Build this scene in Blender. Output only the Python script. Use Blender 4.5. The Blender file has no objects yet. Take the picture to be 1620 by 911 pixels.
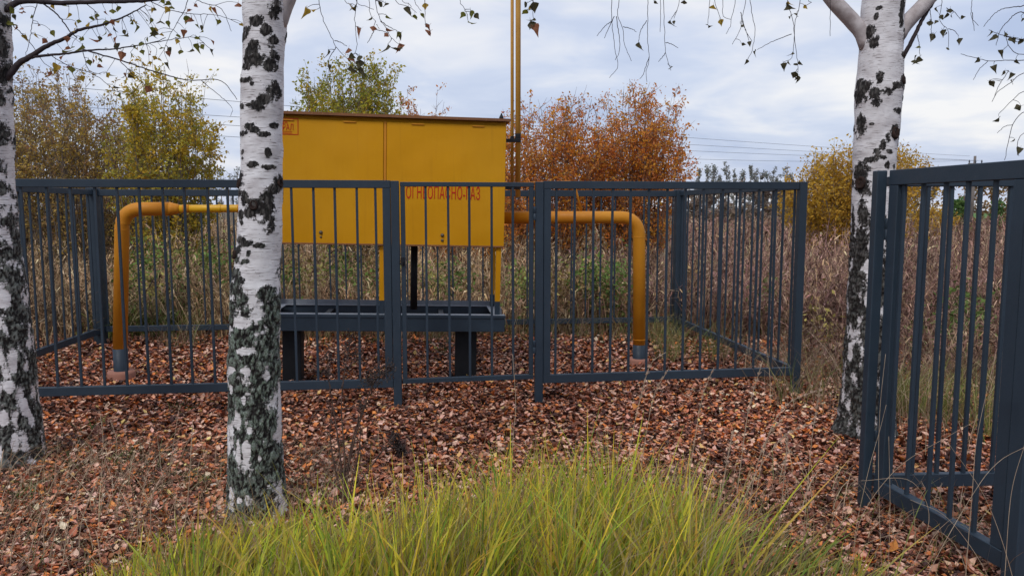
import bpy, bmesh, math, random
import numpy as np
from mathutils import Vector, Matrix

random.seed(7)
rng = np.random.default_rng(11)
sc = bpy.context.scene
COL = sc.collection
RAD = math.radians

# ------------------------------------------------------------------ camera
FPX, CX, CY, HC = 1200.0, 810.0, 455.5, 1.6          # focal length in photo pixels, centre, eye height
PITCH = math.atan((CY - 333.0) / FPX)
cam = bpy.data.cameras.new('camera')
cam.sensor_width = 36.0
cam.lens = FPX / 1620.0 * 36.0
cam.clip_start = 0.05
cam.clip_end = 6000.0
camo = bpy.data.objects.new('camera', cam)
COL.objects.link(camo)
camo.location = (0, 0, HC)
camo.rotation_euler = (math.pi / 2 - PITCH, 0, 0)
sc.camera = camo

# ------------------------------------------------------------------ sky, sun, exposure
SUN_EL, SUN_AZ = RAD(50), RAD(205)     # azimuth clockwise from +Y: behind and left of the camera
world = bpy.data.worlds.new('World')
sc.world = world
world.use_nodes = True
nt = world.node_tree
nt.nodes.clear()
def wn(t, **k):
    n = nt.nodes.new(t)
    for a, b in k.items():
        setattr(n, a, b)
    return n
out = wn('ShaderNodeOutputWorld')
bg = wn('ShaderNodeBackground')
bg.inputs['Strength'].default_value = 0.1
nt.links.new(bg.outputs[0], out.inputs[0])
sky = wn('ShaderNodeTexSky', sky_type='NISHITA', sun_disc=False)
sky.sun_elevation = SUN_EL
sky.sun_rotation = SUN_AZ
sky.air_density = 1.4
sky.dust_density = 1.5
tc = wn('ShaderNodeTexCoord')
sep = wn('ShaderNodeSeparateXYZ')
nt.links.new(tc.outputs['Generated'], sep.inputs[0])
def wmath(op, a, b=None):
    n = wn('ShaderNodeMath', operation=op)
    for i, v in enumerate((a, b)):
        if v is None: continue
        if isinstance(v, (int, float)): n.inputs[i].default_value = v
        else: nt.links.new(v, n.inputs[i])
    return n.outputs[0]
zz = wmath('ADD', wmath('MAXIMUM', sep.outputs[2], 0.0), 0.16)
cmb = wn('ShaderNodeCombineXYZ')
nt.links.new(wmath('DIVIDE', sep.outputs[0], zz), cmb.inputs[0])
nt.links.new(wmath('DIVIDE', sep.outputs[1], zz), cmb.inputs[1])
cmb.inputs[2].default_value = 3.7
n1 = wn('ShaderNodeTexNoise'); n1.inputs['Scale'].default_value = 0.75
n1.inputs['Detail'].default_value = 5.0; n1.inputs['Roughness'].default_value = 0.5
n1.inputs['Distortion'].default_value = 0.5
nt.links.new(cmb.outputs[0], n1.inputs['Vector'])
n2 = wn('ShaderNodeTexNoise'); n2.inputs['Scale'].default_value = 2.1
n2.inputs['Detail'].default_value = 4.0; n2.inputs['Roughness'].default_value = 0.55
n2.inputs['Distortion'].default_value = 0.4
nt.links.new(cmb.outputs[0], n2.inputs['Vector'])
cr1 = wn('ShaderNodeValToRGB')                      # cloud brightness
cr1.color_ramp.elements[0].position = 0.38; cr1.color_ramp.elements[0].color = (0.50, 0.59, 0.82, 1)
cr1.color_ramp.elements[1].position = 0.62; cr1.color_ramp.elements[1].color = (0.99, 0.98, 1.0, 1)
e = cr1.color_ramp.elements.new(0.5); e.color = (0.67, 0.74, 0.92, 1)
mixn = wmath('ADD', wmath('MULTIPLY', n1.outputs[0], 0.72), wmath('MULTIPLY', n2.outputs[0], 0.28))
nt.links.new(mixn, cr1.inputs[0])
sc10 = wn('ShaderNodeVectorMath', operation='SCALE')
sc10.inputs['Scale'].default_value = 9.2
nt.links.new(cr1.outputs[0], sc10.inputs[0])
mx = wn('ShaderNodeMix', data_type='RGBA')
mx.inputs[0].default_value = 0.88
nt.links.new(sky.outputs[0], mx.inputs[6])
nt.links.new(sc10.outputs[0], mx.inputs[7])
nt.links.new(mx.outputs[2], bg.inputs['Color'])

sl = bpy.data.lights.new('sun', 'SUN')
sl.energy = 1.5
sl.angle = RAD(18)
sl.color = (1.0, 0.96, 0.9)
so = bpy.data.objects.new('sun', sl)
COL.objects.link(so)
sdir = Vector((math.sin(SUN_AZ) * math.cos(SUN_EL), math.cos(SUN_AZ) * math.cos(SUN_EL), math.sin(SUN_EL)))
so.rotation_euler = sdir.to_track_quat('Z', 'Y').to_euler()
so.location = sdir * 30

sc.view_settings.view_transform = 'Standard'
sc.view_settings.look = 'None'
sc.view_settings.exposure = 0.1
sc.view_settings.gamma = 1.0
sc.view_settings.use_curve_mapping = False
sc.render.engine = 'CYCLES'
sc.cycles.max_bounces = 6
sc.cycles.transparent_max_bounces = 8
sc.cycles.use_denoising = True
sc.cycles.denoiser = 'OPENIMAGEDENOISE'
sc.cycles.denoising_input_passes = 'RGB_ALBEDO_NORMAL'
sc.cycles.denoising_prefilter = 'ACCURATE'

# ------------------------------------------------------------------ helpers
def at(u, v, D):
    """world point seen at photo pixel (u, v) at forward distance D"""
    x = (u - CX) / FPX; w = (v - CY) / FPX
    r = np.array([x, math.cos(PITCH) - w * math.sin(PITCH), -math.sin(PITCH) - w * math.cos(PITCH)])
    q = r * (D / r[1]); q[2] += HC
    return q
def gnd(u, v, z=0.0):
    x = (u - CX) / FPX; w = (v - CY) / FPX
    r = np.array([x, math.cos(PITCH) - w * math.sin(PITCH), -math.sin(PITCH) - w * math.cos(PITCH)])
    q = r * ((z - HC) / r[2]); q[2] += HC
    return q
def ppm(q):
    """metres per photo pixel at point q"""
    return (q[1] * math.cos(PITCH) - (q[2] - HC) * math.sin(PITCH)) / FPX

def hash3(ix, iy, iz, seed):
    h = (ix.astype(np.int64) * 374761393 + iy.astype(np.int64) * 668265263 + iz.astype(np.int64) * 2147483647 + seed * 1274126177) & 0xFFFFFFFF
    h = ((h ^ (h >> 13)) * 1274126177) & 0xFFFFFFFF
    h = h ^ (h >> 16)
    return (h & 0xFFFFFF) / float(0xFFFFFF)
def vnoise(p, seed=0):
    i = np.floor(p).astype(np.int64); f = p - i
    f = f * f * (3 - 2 * f)
    r = 0
    for dx in (0, 1):
        wx = f[:, 0] if dx else 1 - f[:, 0]
        for dy in (0, 1):
            wy = f[:, 1] if dy else 1 - f[:, 1]
            for dz in (0, 1):
                wz = f[:, 2] if dz else 1 - f[:, 2]
                r = r + wx * wy * wz * hash3(i[:, 0] + dx, i[:, 1] + dy, i[:, 2] + dz, seed)
    return r
def fbm(p, octs=4, seed=0, rough=0.5):
    a, s, t = 1.0, 0.0, 0.0
    for k in range(octs):
        s = s + a * vnoise(p * (2.0 ** k), seed + k * 17); t += a; a *= rough
    return s / t
def gh(x, y):
    """ground height"""
    x = np.atleast_1d(np.asarray(x, float)); y = np.atleast_1d(np.asarray(y, float))
    p = np.stack([x * 0.55, y * 0.55, x * 0], 1)
    fade = np.clip(1.3 - np.hypot(x, y) / 40.0, 0, 1)
    return (vnoise(p, 3) - 0.5) * 0.07 * fade + (vnoise(p * 4.1, 5) - 0.5) * 0.02 * fade

def link(o, parent=None):
    COL.objects.link(o)
    if parent is not None:
        o.parent = parent
    return o
def tag(o, label=None, cat=None, group=None, kind=None):
    if label: o['label'] = label
    if cat: o['category'] = cat
    if group: o['group'] = group
    if kind: o['kind'] = kind
    return o
def empty(name, loc, rz=0.0):
    o = bpy.data.objects.new(name, None)
    o.empty_display_size = 0.2
    o.location = loc; o.rotation_euler = (0, 0, rz)
    return link(o)
def obj(name, me, mat, parent=None, loc=None, rot=None):
    if mat is not None and not me.materials:
        me.materials.append(mat)
    o = bpy.data.objects.new(name, me)
    if loc is not None: o.location = loc
    if rot is not None: o.rotation_euler = rot
    return link(o, parent)
def np_mesh(name, V, faces, smooth=False, attrs=None, col=None, uv=None):
    """V (n,3); faces (m,k) of constant k"""
    me = bpy.data.meshes.new(name)
    V = np.ascontiguousarray(V, np.float32); faces = np.ascontiguousarray(faces, np.int32)
    n, (m, k) = len(V), faces.shape
    me.vertices.add(n); me.vertices.foreach_set('co', V.ravel())
    me.loops.add(m * k); me.loops.foreach_set('vertex_index', faces.ravel())
    me.polygons.add(m); me.polygons.foreach_set('loop_start', np.arange(0, m * k, k, dtype=np.int32))
    if smooth:
        me.polygons.foreach_set('use_smooth', np.ones(m, bool))
    if col is not None:
        a = me.color_attributes.new('Col', 'FLOAT_COLOR', 'POINT')
        c = np.ones((n, 4), np.float32); c[:, :3] = col
        a.data.foreach_set('color', c.ravel())
    for nm, vals in (attrs or {}).items():
        a = me.attributes.new(nm, 'FLOAT', 'POINT')
        a.data.foreach_set('value', np.ascontiguousarray(vals, np.float32))
    me.update(); me.validate()
    return me
def bm_mesh(name, bm, smooth=False):
    me = bpy.data.meshes.new(name)
    bm.normal_update(); bm.to_mesh(me); bm.free()
    if smooth:
        for p in me.polygons: p.use_smooth = True
    return me
def box_mesh(name, sx, sy, sz, bev=0.003, origin='base', segs=1):
    """box with chamfered edges; base at z=0 or centred"""
    bm = bmesh.new()
    bmesh.ops.create_cube(bm, size=1.0)
    for v in bm.verts:
        v.co.x *= sx; v.co.y *= sy; v.co.z *= sz
        if origin == 'base': v.co.z += sz / 2
    if bev > 0:
        bmesh.ops.bevel(bm, geom=list(bm.edges), offset=bev, segments=segs, affect='EDGES', profile=0.5)
    return bm_mesh(name, bm)
def beam_between(name, a, b, w, h, mat, parent, bev=0.003, over=0.0):
    """bar of section w (sideways) x h (vertical) from a to b"""
    a = Vector(a); b = Vector(b); d = b - a; L = d.length + 2 * over
    me = box_mesh(name, L, w, h, bev, 'centre')
    o = obj(name, me, mat, parent)
    x = d.normalized(); up = Vector((0, 0, 1))
    if abs(x.z) > 0.95: up = Vector((0, 1, 0))
    y = up.cross(x).normalized(); z = x.cross(y)
    o.matrix_local = Matrix.Translation((a + b) / 2) @ Matrix((x, y, z)).transposed().to_4x4()
    return o
def tubes(P, R, sides=5, cap=False):
    """P (K,n,3) centre lines, R (K,n) radii -> verts, quads"""
    K, n, _ = P.shape
    T = np.gradient(P, axis=1)
    T /= np.linalg.norm(T, axis=2, keepdims=True) + 1e-9
    ref = np.where(np.abs(T[:, :, 2:3]) > 0.9, np.array([[[1.0, 0, 0]]]), np.array([[[0, 0, 1.0]]]))
    # steady reference per tube
    ref = np.repeat(np.where(np.abs(T.mean(1, keepdims=True)[:, :, 2:3]) > 0.8, np.array([[[1.0, 0.1, 0]]]), np.array([[[0.05, 0.1, 1.0]]])), n, axis=1)
    A = np.cross(T, ref); A /= np.linalg.norm(A, axis=2, keepdims=True) + 1e-9
    B = np.cross(T, A)
    th = np.arange(sides) * 2 * math.pi / sides
    V = P[:, :, None, :] + R[:, :, None, None] * (A[:, :, None, :] * np.cos(th)[None, None, :, None] + B[:, :, None, :] * np.sin(th)[None, None, :, None])
    idx = np.arange(K * n * sides).reshape(K, n, sides)
    a = idx[:, :-1, :]; b = np.roll(a, -1, axis=2); c = idx[:, 1:, :]; d = np.roll(c, -1, axis=2)
    Fq = np.stack([a, c, d, b], -1).reshape(-1, 4)
    return V.reshape(-1, 3), Fq
def resample(pts, n):
    pts = np.asarray(pts, float)
    # Catmull-Rom then even spacing
    ext = np.vstack([2 * pts[0] - pts[1], pts, 2 * pts[-1] - pts[-2]])
    outp = []
    for i in range(1, len(ext) - 2):
        p0, p1, p2, p3 = ext[i - 1:i + 3]
        t = np.linspace(0, 1, 12, endpoint=False)[:, None]
        outp.append(0.5 * (2 * p1 + (p2 - p0) * t + (2 * p0 - 5 * p1 + 4 * p2 - p3) * t ** 2 + (3 * p1 - p0 - 3 * p2 + p3) * t ** 3))
    outp.append(pts[-1:]); q = np.vstack(outp)
    s = np.r_[0, np.cumsum(np.linalg.norm(np.diff(q, axis=0), axis=1))]
    ss = np.linspace(0, s[-1], n)
    return np.stack([np.interp(ss, s, q[:, k]) for k in range(3)], 1)
def tube_mesh(name, pts, r, sides=10, n=None, smooth=True, straight=False):
    pts = np.asarray(pts, float)
    q = pts if straight else resample(pts, n or max(8, len(pts) * 5))
    r = np.asarray(r, float)
    rr = np.full(len(q), float(r)) if r.ndim == 0 else np.interp(np.linspace(0, 1, len(q)), np.linspace(0, 1, len(r)), r)
    V, Fq = tubes(q[None], rr[None], sides)
    # closed ends
    k = len(V); V = np.vstack([V, q[0], q[-1]])
    nT = len(q)
    cap = []
    for i in range(sides):
        j = (i + 1) % sides
        cap.append((k, i, j, j)); cap.append((k + 1, (nT - 1) * sides + j, (nT - 1) * sides + i, (nT - 1) * sides + i))
    bm = bmesh.new()
    vs = [bm.verts.new(v) for v in V]
    for f in Fq: bm.faces.new([vs[i] for i in f])
    for f in cap: bm.faces.new([vs[f[0]], vs[f[1]], vs[f[2]]])
    me = bm_mesh(name, bm, smooth)
    return me
def lathe_mesh(name, prof, sides=24, smooth=True):
    """prof: list of (r, z)"""
    bm = bmesh.new()
    rings = []
    for r, z in prof:
        rings.append([bm.verts.new((r * math.cos(2 * math.pi * i / sides), r * math.sin(2 * math.pi * i / sides), z)) for i in range(sides)])
    for a, b in zip(rings[:-1], rings[1:]):
        for i in range(sides):
            j = (i + 1) % sides
            bm.faces.new((a[i], a[j], b[j], b[i]))
    bm.faces.new(rings[0][::-1]); bm.faces.new(rings[-1])
    return bm_mesh(name, bm, smooth)

# ------------------------------------------------------------------ materials
def newmat(name):
    m = bpy.data.materials.new(name); m.use_nodes = True
    t = m.node_tree; t.nodes.clear()
    o = t.nodes.new('ShaderNodeOutputMaterial'); b = t.nodes.new('ShaderNodeBsdfPrincipled')
    t.links.new(b.outputs[0], o.inputs[0])
    return m, t, b, o
def nd(t, typ, **k):
    n = t.nodes.new(typ)
    for a, b in k.items():
        if a in ('ins',):
            for kk, vv in b.items(): n.inputs[kk].default_value = vv
        else: setattr(n, a, b)
    return n
def noise(t, vec, scale, detail=4.0, rough=0.55, dist=0.0):
    n = nd(t, 'ShaderNodeTexNoise', ins={'Scale': scale, 'Detail': detail, 'Roughness': rough, 'Distortion': dist})
    if vec is not None: t.links.new(vec, n.inputs['Vector'])
    return n.outputs[0]
def mapping(t, vec, scale):
    n = nd(t, 'ShaderNodeMapping'); n.inputs['Scale'].default_value = scale
    t.links.new(vec, n.inputs['Vector']); return n.outputs[0]
def ramp(t, fac, stops, interp='LINEAR'):
    n = nd(t, 'ShaderNodeValToRGB'); cr = n.color_ramp; cr.interpolation = interp
    while len(cr.elements) < len(stops): cr.elements.new(0.5)
    for e, (p, c) in zip(cr.elements, stops):
        e.position = p; e.color = (*c, 1) if len(c) == 3 else c
    t.links.new(fac, n.inputs[0]); return n.outputs[0]
def mixc(t, fac, a, b, mode='MIX'):
    n = nd(t, 'ShaderNodeMix', data_type='RGBA', blend_type=mode)
    for i, v in ((0, fac), (6, a), (7, b)):
        if isinstance(v, (int, float)): n.inputs[i].default_value = v
        elif isinstance(v, tuple): n.inputs[i].default_value = (*v, 1) if len(v) == 3 else v
        else: t.links.new(v, n.inputs[i])
    return n.outputs[2]
def mth(t, op, a, b=None, c=None):
    n = nd(t, 'ShaderNodeMath', operation=op)
    for i, v in enumerate((a, b, c)):
        if v is None: continue
        if isinstance(v, (int, float)): n.inputs[i].default_value = v
        else: t.links.new(v, n.inputs[i])
    return n.outputs[0]
def bump(t, b, h, strength=0.3, dist=0.01):
    n = nd(t, 'ShaderNodeBump', ins={'Strength': strength, 'Distance': dist})
    t.links.new(h, n.inputs['Height']); t.links.new(n.outputs[0], b.inputs['Normal'])
def objco(t): return nd(t, 'ShaderNodeTexCoord').outputs['Object']
def worldco(t): return nd(t, 'ShaderNodeNewGeometry').outputs['Position']

def painted(name, base, dark, rust, rough=0.45, rust_amt=0.66, spec=0.4, streak=True):
    m, t, b, o = newmat(name)
    wc = worldco(t)
    big = noise(t, wc, 2.3, 5, 0.6)
    st = noise(t, mapping(t, wc, (30, 30, 3.0)), 1.0, 4, 0.6)
    c = mixc(t, ramp(t, big, [(0.3, (0, 0, 0)), (0.75, (1, 1, 1))]), base, dark)
    c = mixc(t, mth(t, 'MULTIPLY', ramp(t, st, [(0.45, (0, 0, 0)), (0.8, (1, 1, 1))]), 0.45), c, dark)
    sp = noise(t, wc, 55, 3, 0.7)
    c = mixc(t, ramp(t, sp, [(rust_amt, (0, 0, 0)), (rust_amt + 0.06, (1, 1, 1))]), c, rust)
    t.links.new(c, b.inputs['Base Color'])
    t.links.new(ramp(t, noise(t, wc, 14, 4), [(0.3, (rough - .1,) * 3), (0.7, (rough + .15,) * 3)]), b.inputs['Roughness'])
    b.inputs['Specular IOR Level'].default_value = spec
    bump(t, b, mth(t, 'ADD', noise(t, wc, 120, 3), mth(t, 'MULTIPLY', big, 3.0)), 0.12, 0.004)
    return m
M = {}
M['steel'] = painted('blue_grey_paint', (0.025, 0.042, 0.062), (0.017, 0.029, 0.044), (0.085, 0.095, 0.10), 0.5, 0.72, 0.4)
M['steel_dark'] = painted('dark_steel_paint', (0.010, 0.012, 0.015), (0.006, 0.007, 0.009), (0.05, 0.03, 0.02), 0.6, 0.72, 0.3)
M['tray'] = painted('grey_tray_paint', (0.25, 0.27, 0.30), (0.15, 0.17, 0.20), (0.22, 0.15, 0.1), 0.5, 0.7, 0.4)
M['yellow'] = painted('yellow_paint', (0.61, 0.28, 0.0015), (0.56, 0.245, 0.0015), (0.40, 0.16, 0.01), 0.55, 0.80, 0.2)
M['yellow_pipe'] = painted('yellow_orange_pipe_paint', (0.60, 0.24, 0.012), (0.50, 0.18, 0.012), (0.25, 0.09, 0.02), 0.55, 0.73, 0.3)
M['yellow_bright'] = painted('bright_yellow_paint', (0.72, 0.40, 0.01), (0.62, 0.31, 0.01), (0.35, 0.15, 0.02), 0.4, 0.75, 0.4)
M['mast'] = painted('faded_mast_paint', (0.62, 0.33, 0.06), (0.45, 0.22, 0.04), (0.2, 0.09, 0.03), 0.5, 0.66, 0.4)
M['rust'] = painted('rusty_roof_paint', (0.27, 0.115, 0.045), (0.17, 0.075, 0.035), (0.33, 0.16, 0.07), 0.7, 0.6, 0.3)
M['clay'] = painted('clay_sleeve', (0.42, 0.2, 0.14), (0.33, 0.15, 0.11), (0.25, 0.17, 0.13), 0.8, 0.66, 0.2)
M['red'] = painted('red_lettering_paint', (0.52, 0.020, 0.010), (0.44, 0.026, 0.010), (0.40, 0.03, 0.01), 0.6, 0.7, 0.2)
M['metal'] = painted('lock_metal', (0.16, 0.12, 0.07), (0.08, 0.06, 0.04), (0.2, 0.1, 0.04), 0.4, 0.7, 0.5)
M['wood_pole'] = painted('weathered_pole', (0.22, 0.19, 0.17), (0.15, 0.13, 0.12), (0.3, 0.27, 0.25), 0.8, 0.7, 0.2)
M['wire'] = painted('wire_grey', (0.12, 0.13, 0.15), (0.10, 0.11, 0.13), (0.13, 0.13, 0.14), 0.6, 0.8, 0.3)

def worn_sheet(m):
    t = m.node_tree
    b = next(n for n in t.nodes if n.type == 'BSDF_PRINCIPLED')
    wc = worldco(t)
    src = b.inputs['Base Color'].links[0].from_socket
    run = noise(t, mapping(t, wc, (26, 26, 0.9)), 1.0, 5, 0.65)
    c = mixc(t, mth(t, 'MULTIPLY', ramp(t, run, [(0.58, (0, 0, 0)), (0.78, (1, 1, 1))]), 0.35), src, (0.33, 0.13, 0.01))
    fade = noise(t, wc, 1.1, 4, 0.6)
    c = mixc(t, mth(t, 'MULTIPLY', ramp(t, fade, [(0.45, (0, 0, 0)), (0.7, (1, 1, 1))]), 0.25), c, (0.68, 0.36, 0.02))
    chip = noise(t, wc, 28, 6, 0.8)
    c = mixc(t, ramp(t, chip, [(0.735, (0, 0, 0)), (0.75, (1, 1, 1))]), c, (0.11, 0.045, 0.02))
    t.links.new(c, b.inputs['Base Color'])
    bn = nd(t, 'ShaderNodeBump', ins={'Strength': 0.35, 'Distance': 0.06})
    t.links.new(noise(t, wc, 2.6, 1, 0.4), bn.inputs['Height'])
    old = b.inputs['Normal'].links[0].from_socket
    t.links.new(old, bn.inputs['Normal'])
    t.links.new(bn.outputs[0], b.inputs['Normal'])
for k_ in ('yellow', 'yellow_pipe', 'yellow_bright', 'mast'): worn_sheet(M[k_])
def attr_mat(name, rough=0.75, trans=0.0, spec=0.2, var=0.35, scale=40.0):
    """colour comes from the Col attribute (set per blade or leaf; haze is mixed in for the horizon trees)"""
    m, t, b, o = newmat(name)
    a = nd(t, 'ShaderNodeAttribute', attribute_name='Col')
    n = noise(t, worldco(t), scale, 3, 0.6)
    c = mixc(t, 1.0, a.outputs['Color'], ramp(t, n, [(0.25, (1 - var,) * 3), (0.75, (1 + var * 0.5,) * 3)]), 'MULTIPLY')
    t.links.new(c, b.inputs['Base Color'])
    b.inputs['Roughness'].default_value = rough
    b.inputs['Specular IOR Level'].default_value = spec
    if trans > 0:
        tr = nd(t, 'ShaderNodeBsdfTranslucent'); t.links.new(c, tr.inputs['Color'])
        ms = nd(t, 'ShaderNodeMixShader'); ms.inputs[0].default_value = trans
        t.links.new(b.outputs[0], ms.inputs[1]); t.links.new(tr.outputs[0], ms.inputs[2])
        t.links.new(ms.outputs[0], o.inputs[0])
    return m
M['litter'] = attr_mat('fallen_leaves', 0.6, 0.0, 0.3, 0.4, 60)
M['grass'] = attr_mat('grass_blades', 0.5, 0.3, 0.3, 0.25, 25)
M['herb'] = attr_mat('dry_herbage', 0.8, 0.1, 0.1, 0.3, 20)
M['foliage'] = attr_mat('shrub_leaves', 0.6, 0.45, 0.2, 0.3, 8)
def flat_mat(name, c1, c2, scale=8, rough=0.8, trans=0.0, spec=0.2):
    m, t, b, o = newmat(name)
    n = noise(t, worldco(t), scale, 4, 0.6)
    c = ramp(t, n, [(0.3, c1), (0.7, c2)])
    t.links.new(c, b.inputs['Base Color'])
    b.inputs['Roughness'].default_value = rough
    b.inputs['Specular IOR Level'].default_value = spec
    if trans > 0:
        tr = nd(t, 'ShaderNodeBsdfTranslucent'); t.links.new(c, tr.inputs['Color'])
        ms = nd(t, 'ShaderNodeMixShader'); ms.inputs[0].default_value = trans
        t.links.new(b.outputs[0], ms.inputs[1]); t.links.new(tr.outputs[0], ms.inputs[2])
        t.links.new(ms.outputs[0], o.inputs[0])
    return m
M['twig'] = flat_mat('dark_twig', (0.028, 0.022, 0.026), (0.06, 0.045, 0.045), 30)
M['shrub_wood'] = flat_mat('shrub_wood', (0.14, 0.11, 0.09), (0.26, 0.21, 0.17), 12)
M['shrub_wood_red'] = flat_mat('shrub_wood_red', (0.11, 0.065, 0.05), (0.21, 0.13, 0.095), 12)
M['straw'] = flat_mat('straw', (0.34, 0.24, 0.16), (0.52, 0.40, 0.28), 10)
M['plume'] = flat_mat('straw_plume', (0.40, 0.27, 0.19), (0.55, 0.42, 0.32), 40)
M['weed_dark'] = flat_mat('dead_weed', (0.030, 0.022, 0.020), (0.085, 0.062, 0.055), 60)
M['weed_stem'] = flat_mat('dead_weed_stem', (0.06, 0.035, 0.028), (0.13, 0.08, 0.06), 20)
LEAFM = [flat_mat('leaf_olive', (0.11, 0.12, 0.02), (0.20, 0.19, 0.03), 60, 0.5, 0.5),
         flat_mat('leaf_dark', (0.055, 0.055, 0.025), (0.11, 0.09, 0.045), 60, 0.5, 0.4),
         flat_mat('leaf_brown', (0.24, 0.09, 0.045), (0.38, 0.17, 0.09), 60, 0.5, 0.5),
         flat_mat('leaf_yellow', (0.34, 0.25, 0.03), (0.55, 0.33, 0.05), 60, 0.5, 0.55)]
M['orange_leaf'] = flat_mat('orange_fallen_leaf', (0.42, 0.13, 0.03), (0.60, 0.26, 0.06), 50, 0.6)

def bark_mat(name, lichen):
    m, t, b, o = newmat(name)
    oc = objco(t)
    dk = nd(t, 'ShaderNodeAttribute', attribute_name='dark').outputs['Fac']
    ms = nd(t, 'ShaderNodeAttribute', attribute_name='moss').outputs['Fac']
    fine = noise(t, mapping(t, oc, (95, 95, 60)), 1.0, 5, 0.75)
    field = mth(t, 'ADD', dk, mth(t, 'MULTIPLY', mth(t, 'SUBTRACT', fine, 0.5), 1.9))
    tear = noise(t, mapping(t, oc, (16, 16, 150)), 1.0, 4, 0.7)
    field = mth(t, 'ADD', field, mth(t, 'MULTIPLY', mth(t, 'SUBTRACT', tear, 0.5), 1.1))
    mask = ramp(t, field, [(0.0, (0, 0, 0)), (0.20, (1, 1, 1))])
    # paper bark: chalky white with faint pink-grey drift and fine horizontal dashes
    w = ramp(t, noise(t, mapping(t, oc, (7, 7, 14)), 1.0, 5, 0.6), [(0.25, (0.46, 0.42, 0.42)), (0.5, (0.68, 0.65, 0.65)), (0.75, (0.80, 0.78, 0.78))])
    dash = noise(t, mapping(t, oc, (14, 14, 230)), 1.0, 3, 0.6)
    w = mixc(t, ramp(t, dash, [(0.57, (0, 0, 0)), (0.66, (1, 1, 1))]), w, (0.20, 0.165, 0.16))
    spk = noise(t, mapping(t, oc, (60, 60, 110)), 1.0, 2, 0.6)
    w = mixc(t, ramp(t, spk, [(0.70, (0, 0, 0)), (0.74, (1, 1, 1))]), w, (0.07, 0.055, 0.05))
    # rugged bark: black-brown, grey and green lichen on the ridges
    rid = noise(t, mapping(t, oc, (85, 85, 30)), 1.0, 6, 0.75)
    pl = nd(t, 'ShaderNodeAttribute', attribute_name='plate').outputs['Fac']
    rp = mth(t, 'ADD', mth(t, 'MULTIPLY', rid, 0.75), mth(t, 'MULTIPLY', mth(t, 'SUBTRACT', pl, 0.5), 0.35))
    d = ramp(t, rp, [(0.18, (0.009, 0.008, 0.008)), (0.45, (0.036, 0.030, 0.028)), (0.68, (0.14, 0.12, 0.115))])
    ln = noise(t, mapping(t, oc, (45, 45, 30)), 1.0, 5, 0.7)
    li = mixc(t, ramp(t, noise(t, mapping(t, oc, (150, 150, 110)), 1.0, 2, 0.6), [(0.35, (0, 0, 0)), (0.65, (1, 1, 1))]), lichen[0], lichen[1])
    lm = mth(t, 'MULTIPLY', ramp(t, mth(t, 'ADD', mth(t, 'MULTIPLY', ln, 0.8), mth(t, 'MULTIPLY', pl, 0.22)), [(0.46, (0, 0, 0)), (0.62, (1, 1, 1))]), ms)
    d = mixc(t, lm, d, li)
    c = mixc(t, mask, w, d)
    t.links.new(c, b.inputs['Base Color'])
    b.inputs['Roughness'].default_value = 0.75
    b.inputs['Specular IOR Level'].default_value = 0.2
    h = mth(t, 'ADD', mth(t, 'MULTIPLY', mask, mth(t, 'ADD', rid, 0.15)), mth(t, 'MULTIPLY', dash, -0.12))
    bump(t, b, h, 0.8, 0.012)
    return m
M['bark'] = bark_mat('birch_bark', ((0.13, 0.15, 0.125), (0.32, 0.34, 0.31)))
M['bark_moss'] = bark_mat('birch_bark_mossy', ((0.075, 0.11, 0.065), (0.30, 0.345, 0.305)))
M['knot'] = flat_mat('knot_wood', (0.012, 0.009, 0.008), (0.05, 0.028, 0.022), 60, 0.9)
M['limb'] = flat_mat('birch_limb', (0.30, 0.25, 0.24), (0.55, 0.50, 0.49), 14)

# ------------------------------------------------------------------ ground
def ground():
    def axis(pos):
        return np.array(sorted(set(pos)))
    xs = np.r_[-1500, -900, -500, -260, -140, -80, -50, -35, -25, np.arange(-18, 18.01, 0.4), 25, 35, 50, 80, 140, 260, 500, 900, 1500]
    ys = np.r_[-400, -150, -60, -30, -15, -8, -4, np.arange(0, 24.01, 0.4), 28, 34, 42, 55, 75, 110, 170, 260, 420, 700, 1200, 2200, 3500]
    X, Y = np.meshgrid(xs, ys)
    V = np.stack([X.ravel(), Y.ravel(), gh(X.ravel(), Y.ravel())], 1)
    nx = len(xs); i = np.arange(len(ys) - 1)[:, None] * nx + np.arange(nx - 1)[None]
    Fq = np.stack([i, i + 1, i + 1 + nx, i + nx], -1).reshape(-1, 4)
    m, t, b, o = newmat('soil_and_duff')
    wc = worldco(t)
    c = ramp(t, noise(t, wc, 9, 6, 0.7), [(0.3, (0.018, 0.012, 0.009)), (0.55, (0.06, 0.034, 0.024)), (0.75, (0.14, 0.075, 0.05))])
    c2 = ramp(t, noise(t, wc, 0.2, 5, 0.6), [(0.35, (0.13, 0.095, 0.065)), (0.65, (0.19, 0.15, 0.09))])
    y = nd(t, 'ShaderNodeSeparateXYZ'); t.links.new(wc, y.inputs[0])
    far = ramp(t, mth(t, 'DIVIDE', y.outputs[1], 100.0), [(0.12, (0, 0, 0)), (0.2, (1, 1, 1))])
    c = mixc(t, far, c, c2)
    t.links.new(c, b.inputs['Base Color']); b.inputs['Roughness'].default_value = 0.9
    b.inputs['Specular IOR Level'].default_value = 0.1
    bump(t, b, noise(t, wc, 35, 5, 0.7), 0.7, 0.03)
    tag(obj('ground', np_mesh('ground', V, Fq, True), m), kind='structure')
    # distant green meadow
    gm = flat_mat('meadow_green', (0.075, 0.17, 0.035), (0.13, 0.22, 0.055), 0.15, 0.9)
    V = np.array([(62, 110, 0.05), (900, 110, 0.05), (900, 420, 0.06), (236, 420, 0.06)])
    tag(obj('meadow', np_mesh('meadow', V, np.array([[0, 1, 2, 3]])), gm), kind='structure')
ground()

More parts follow.
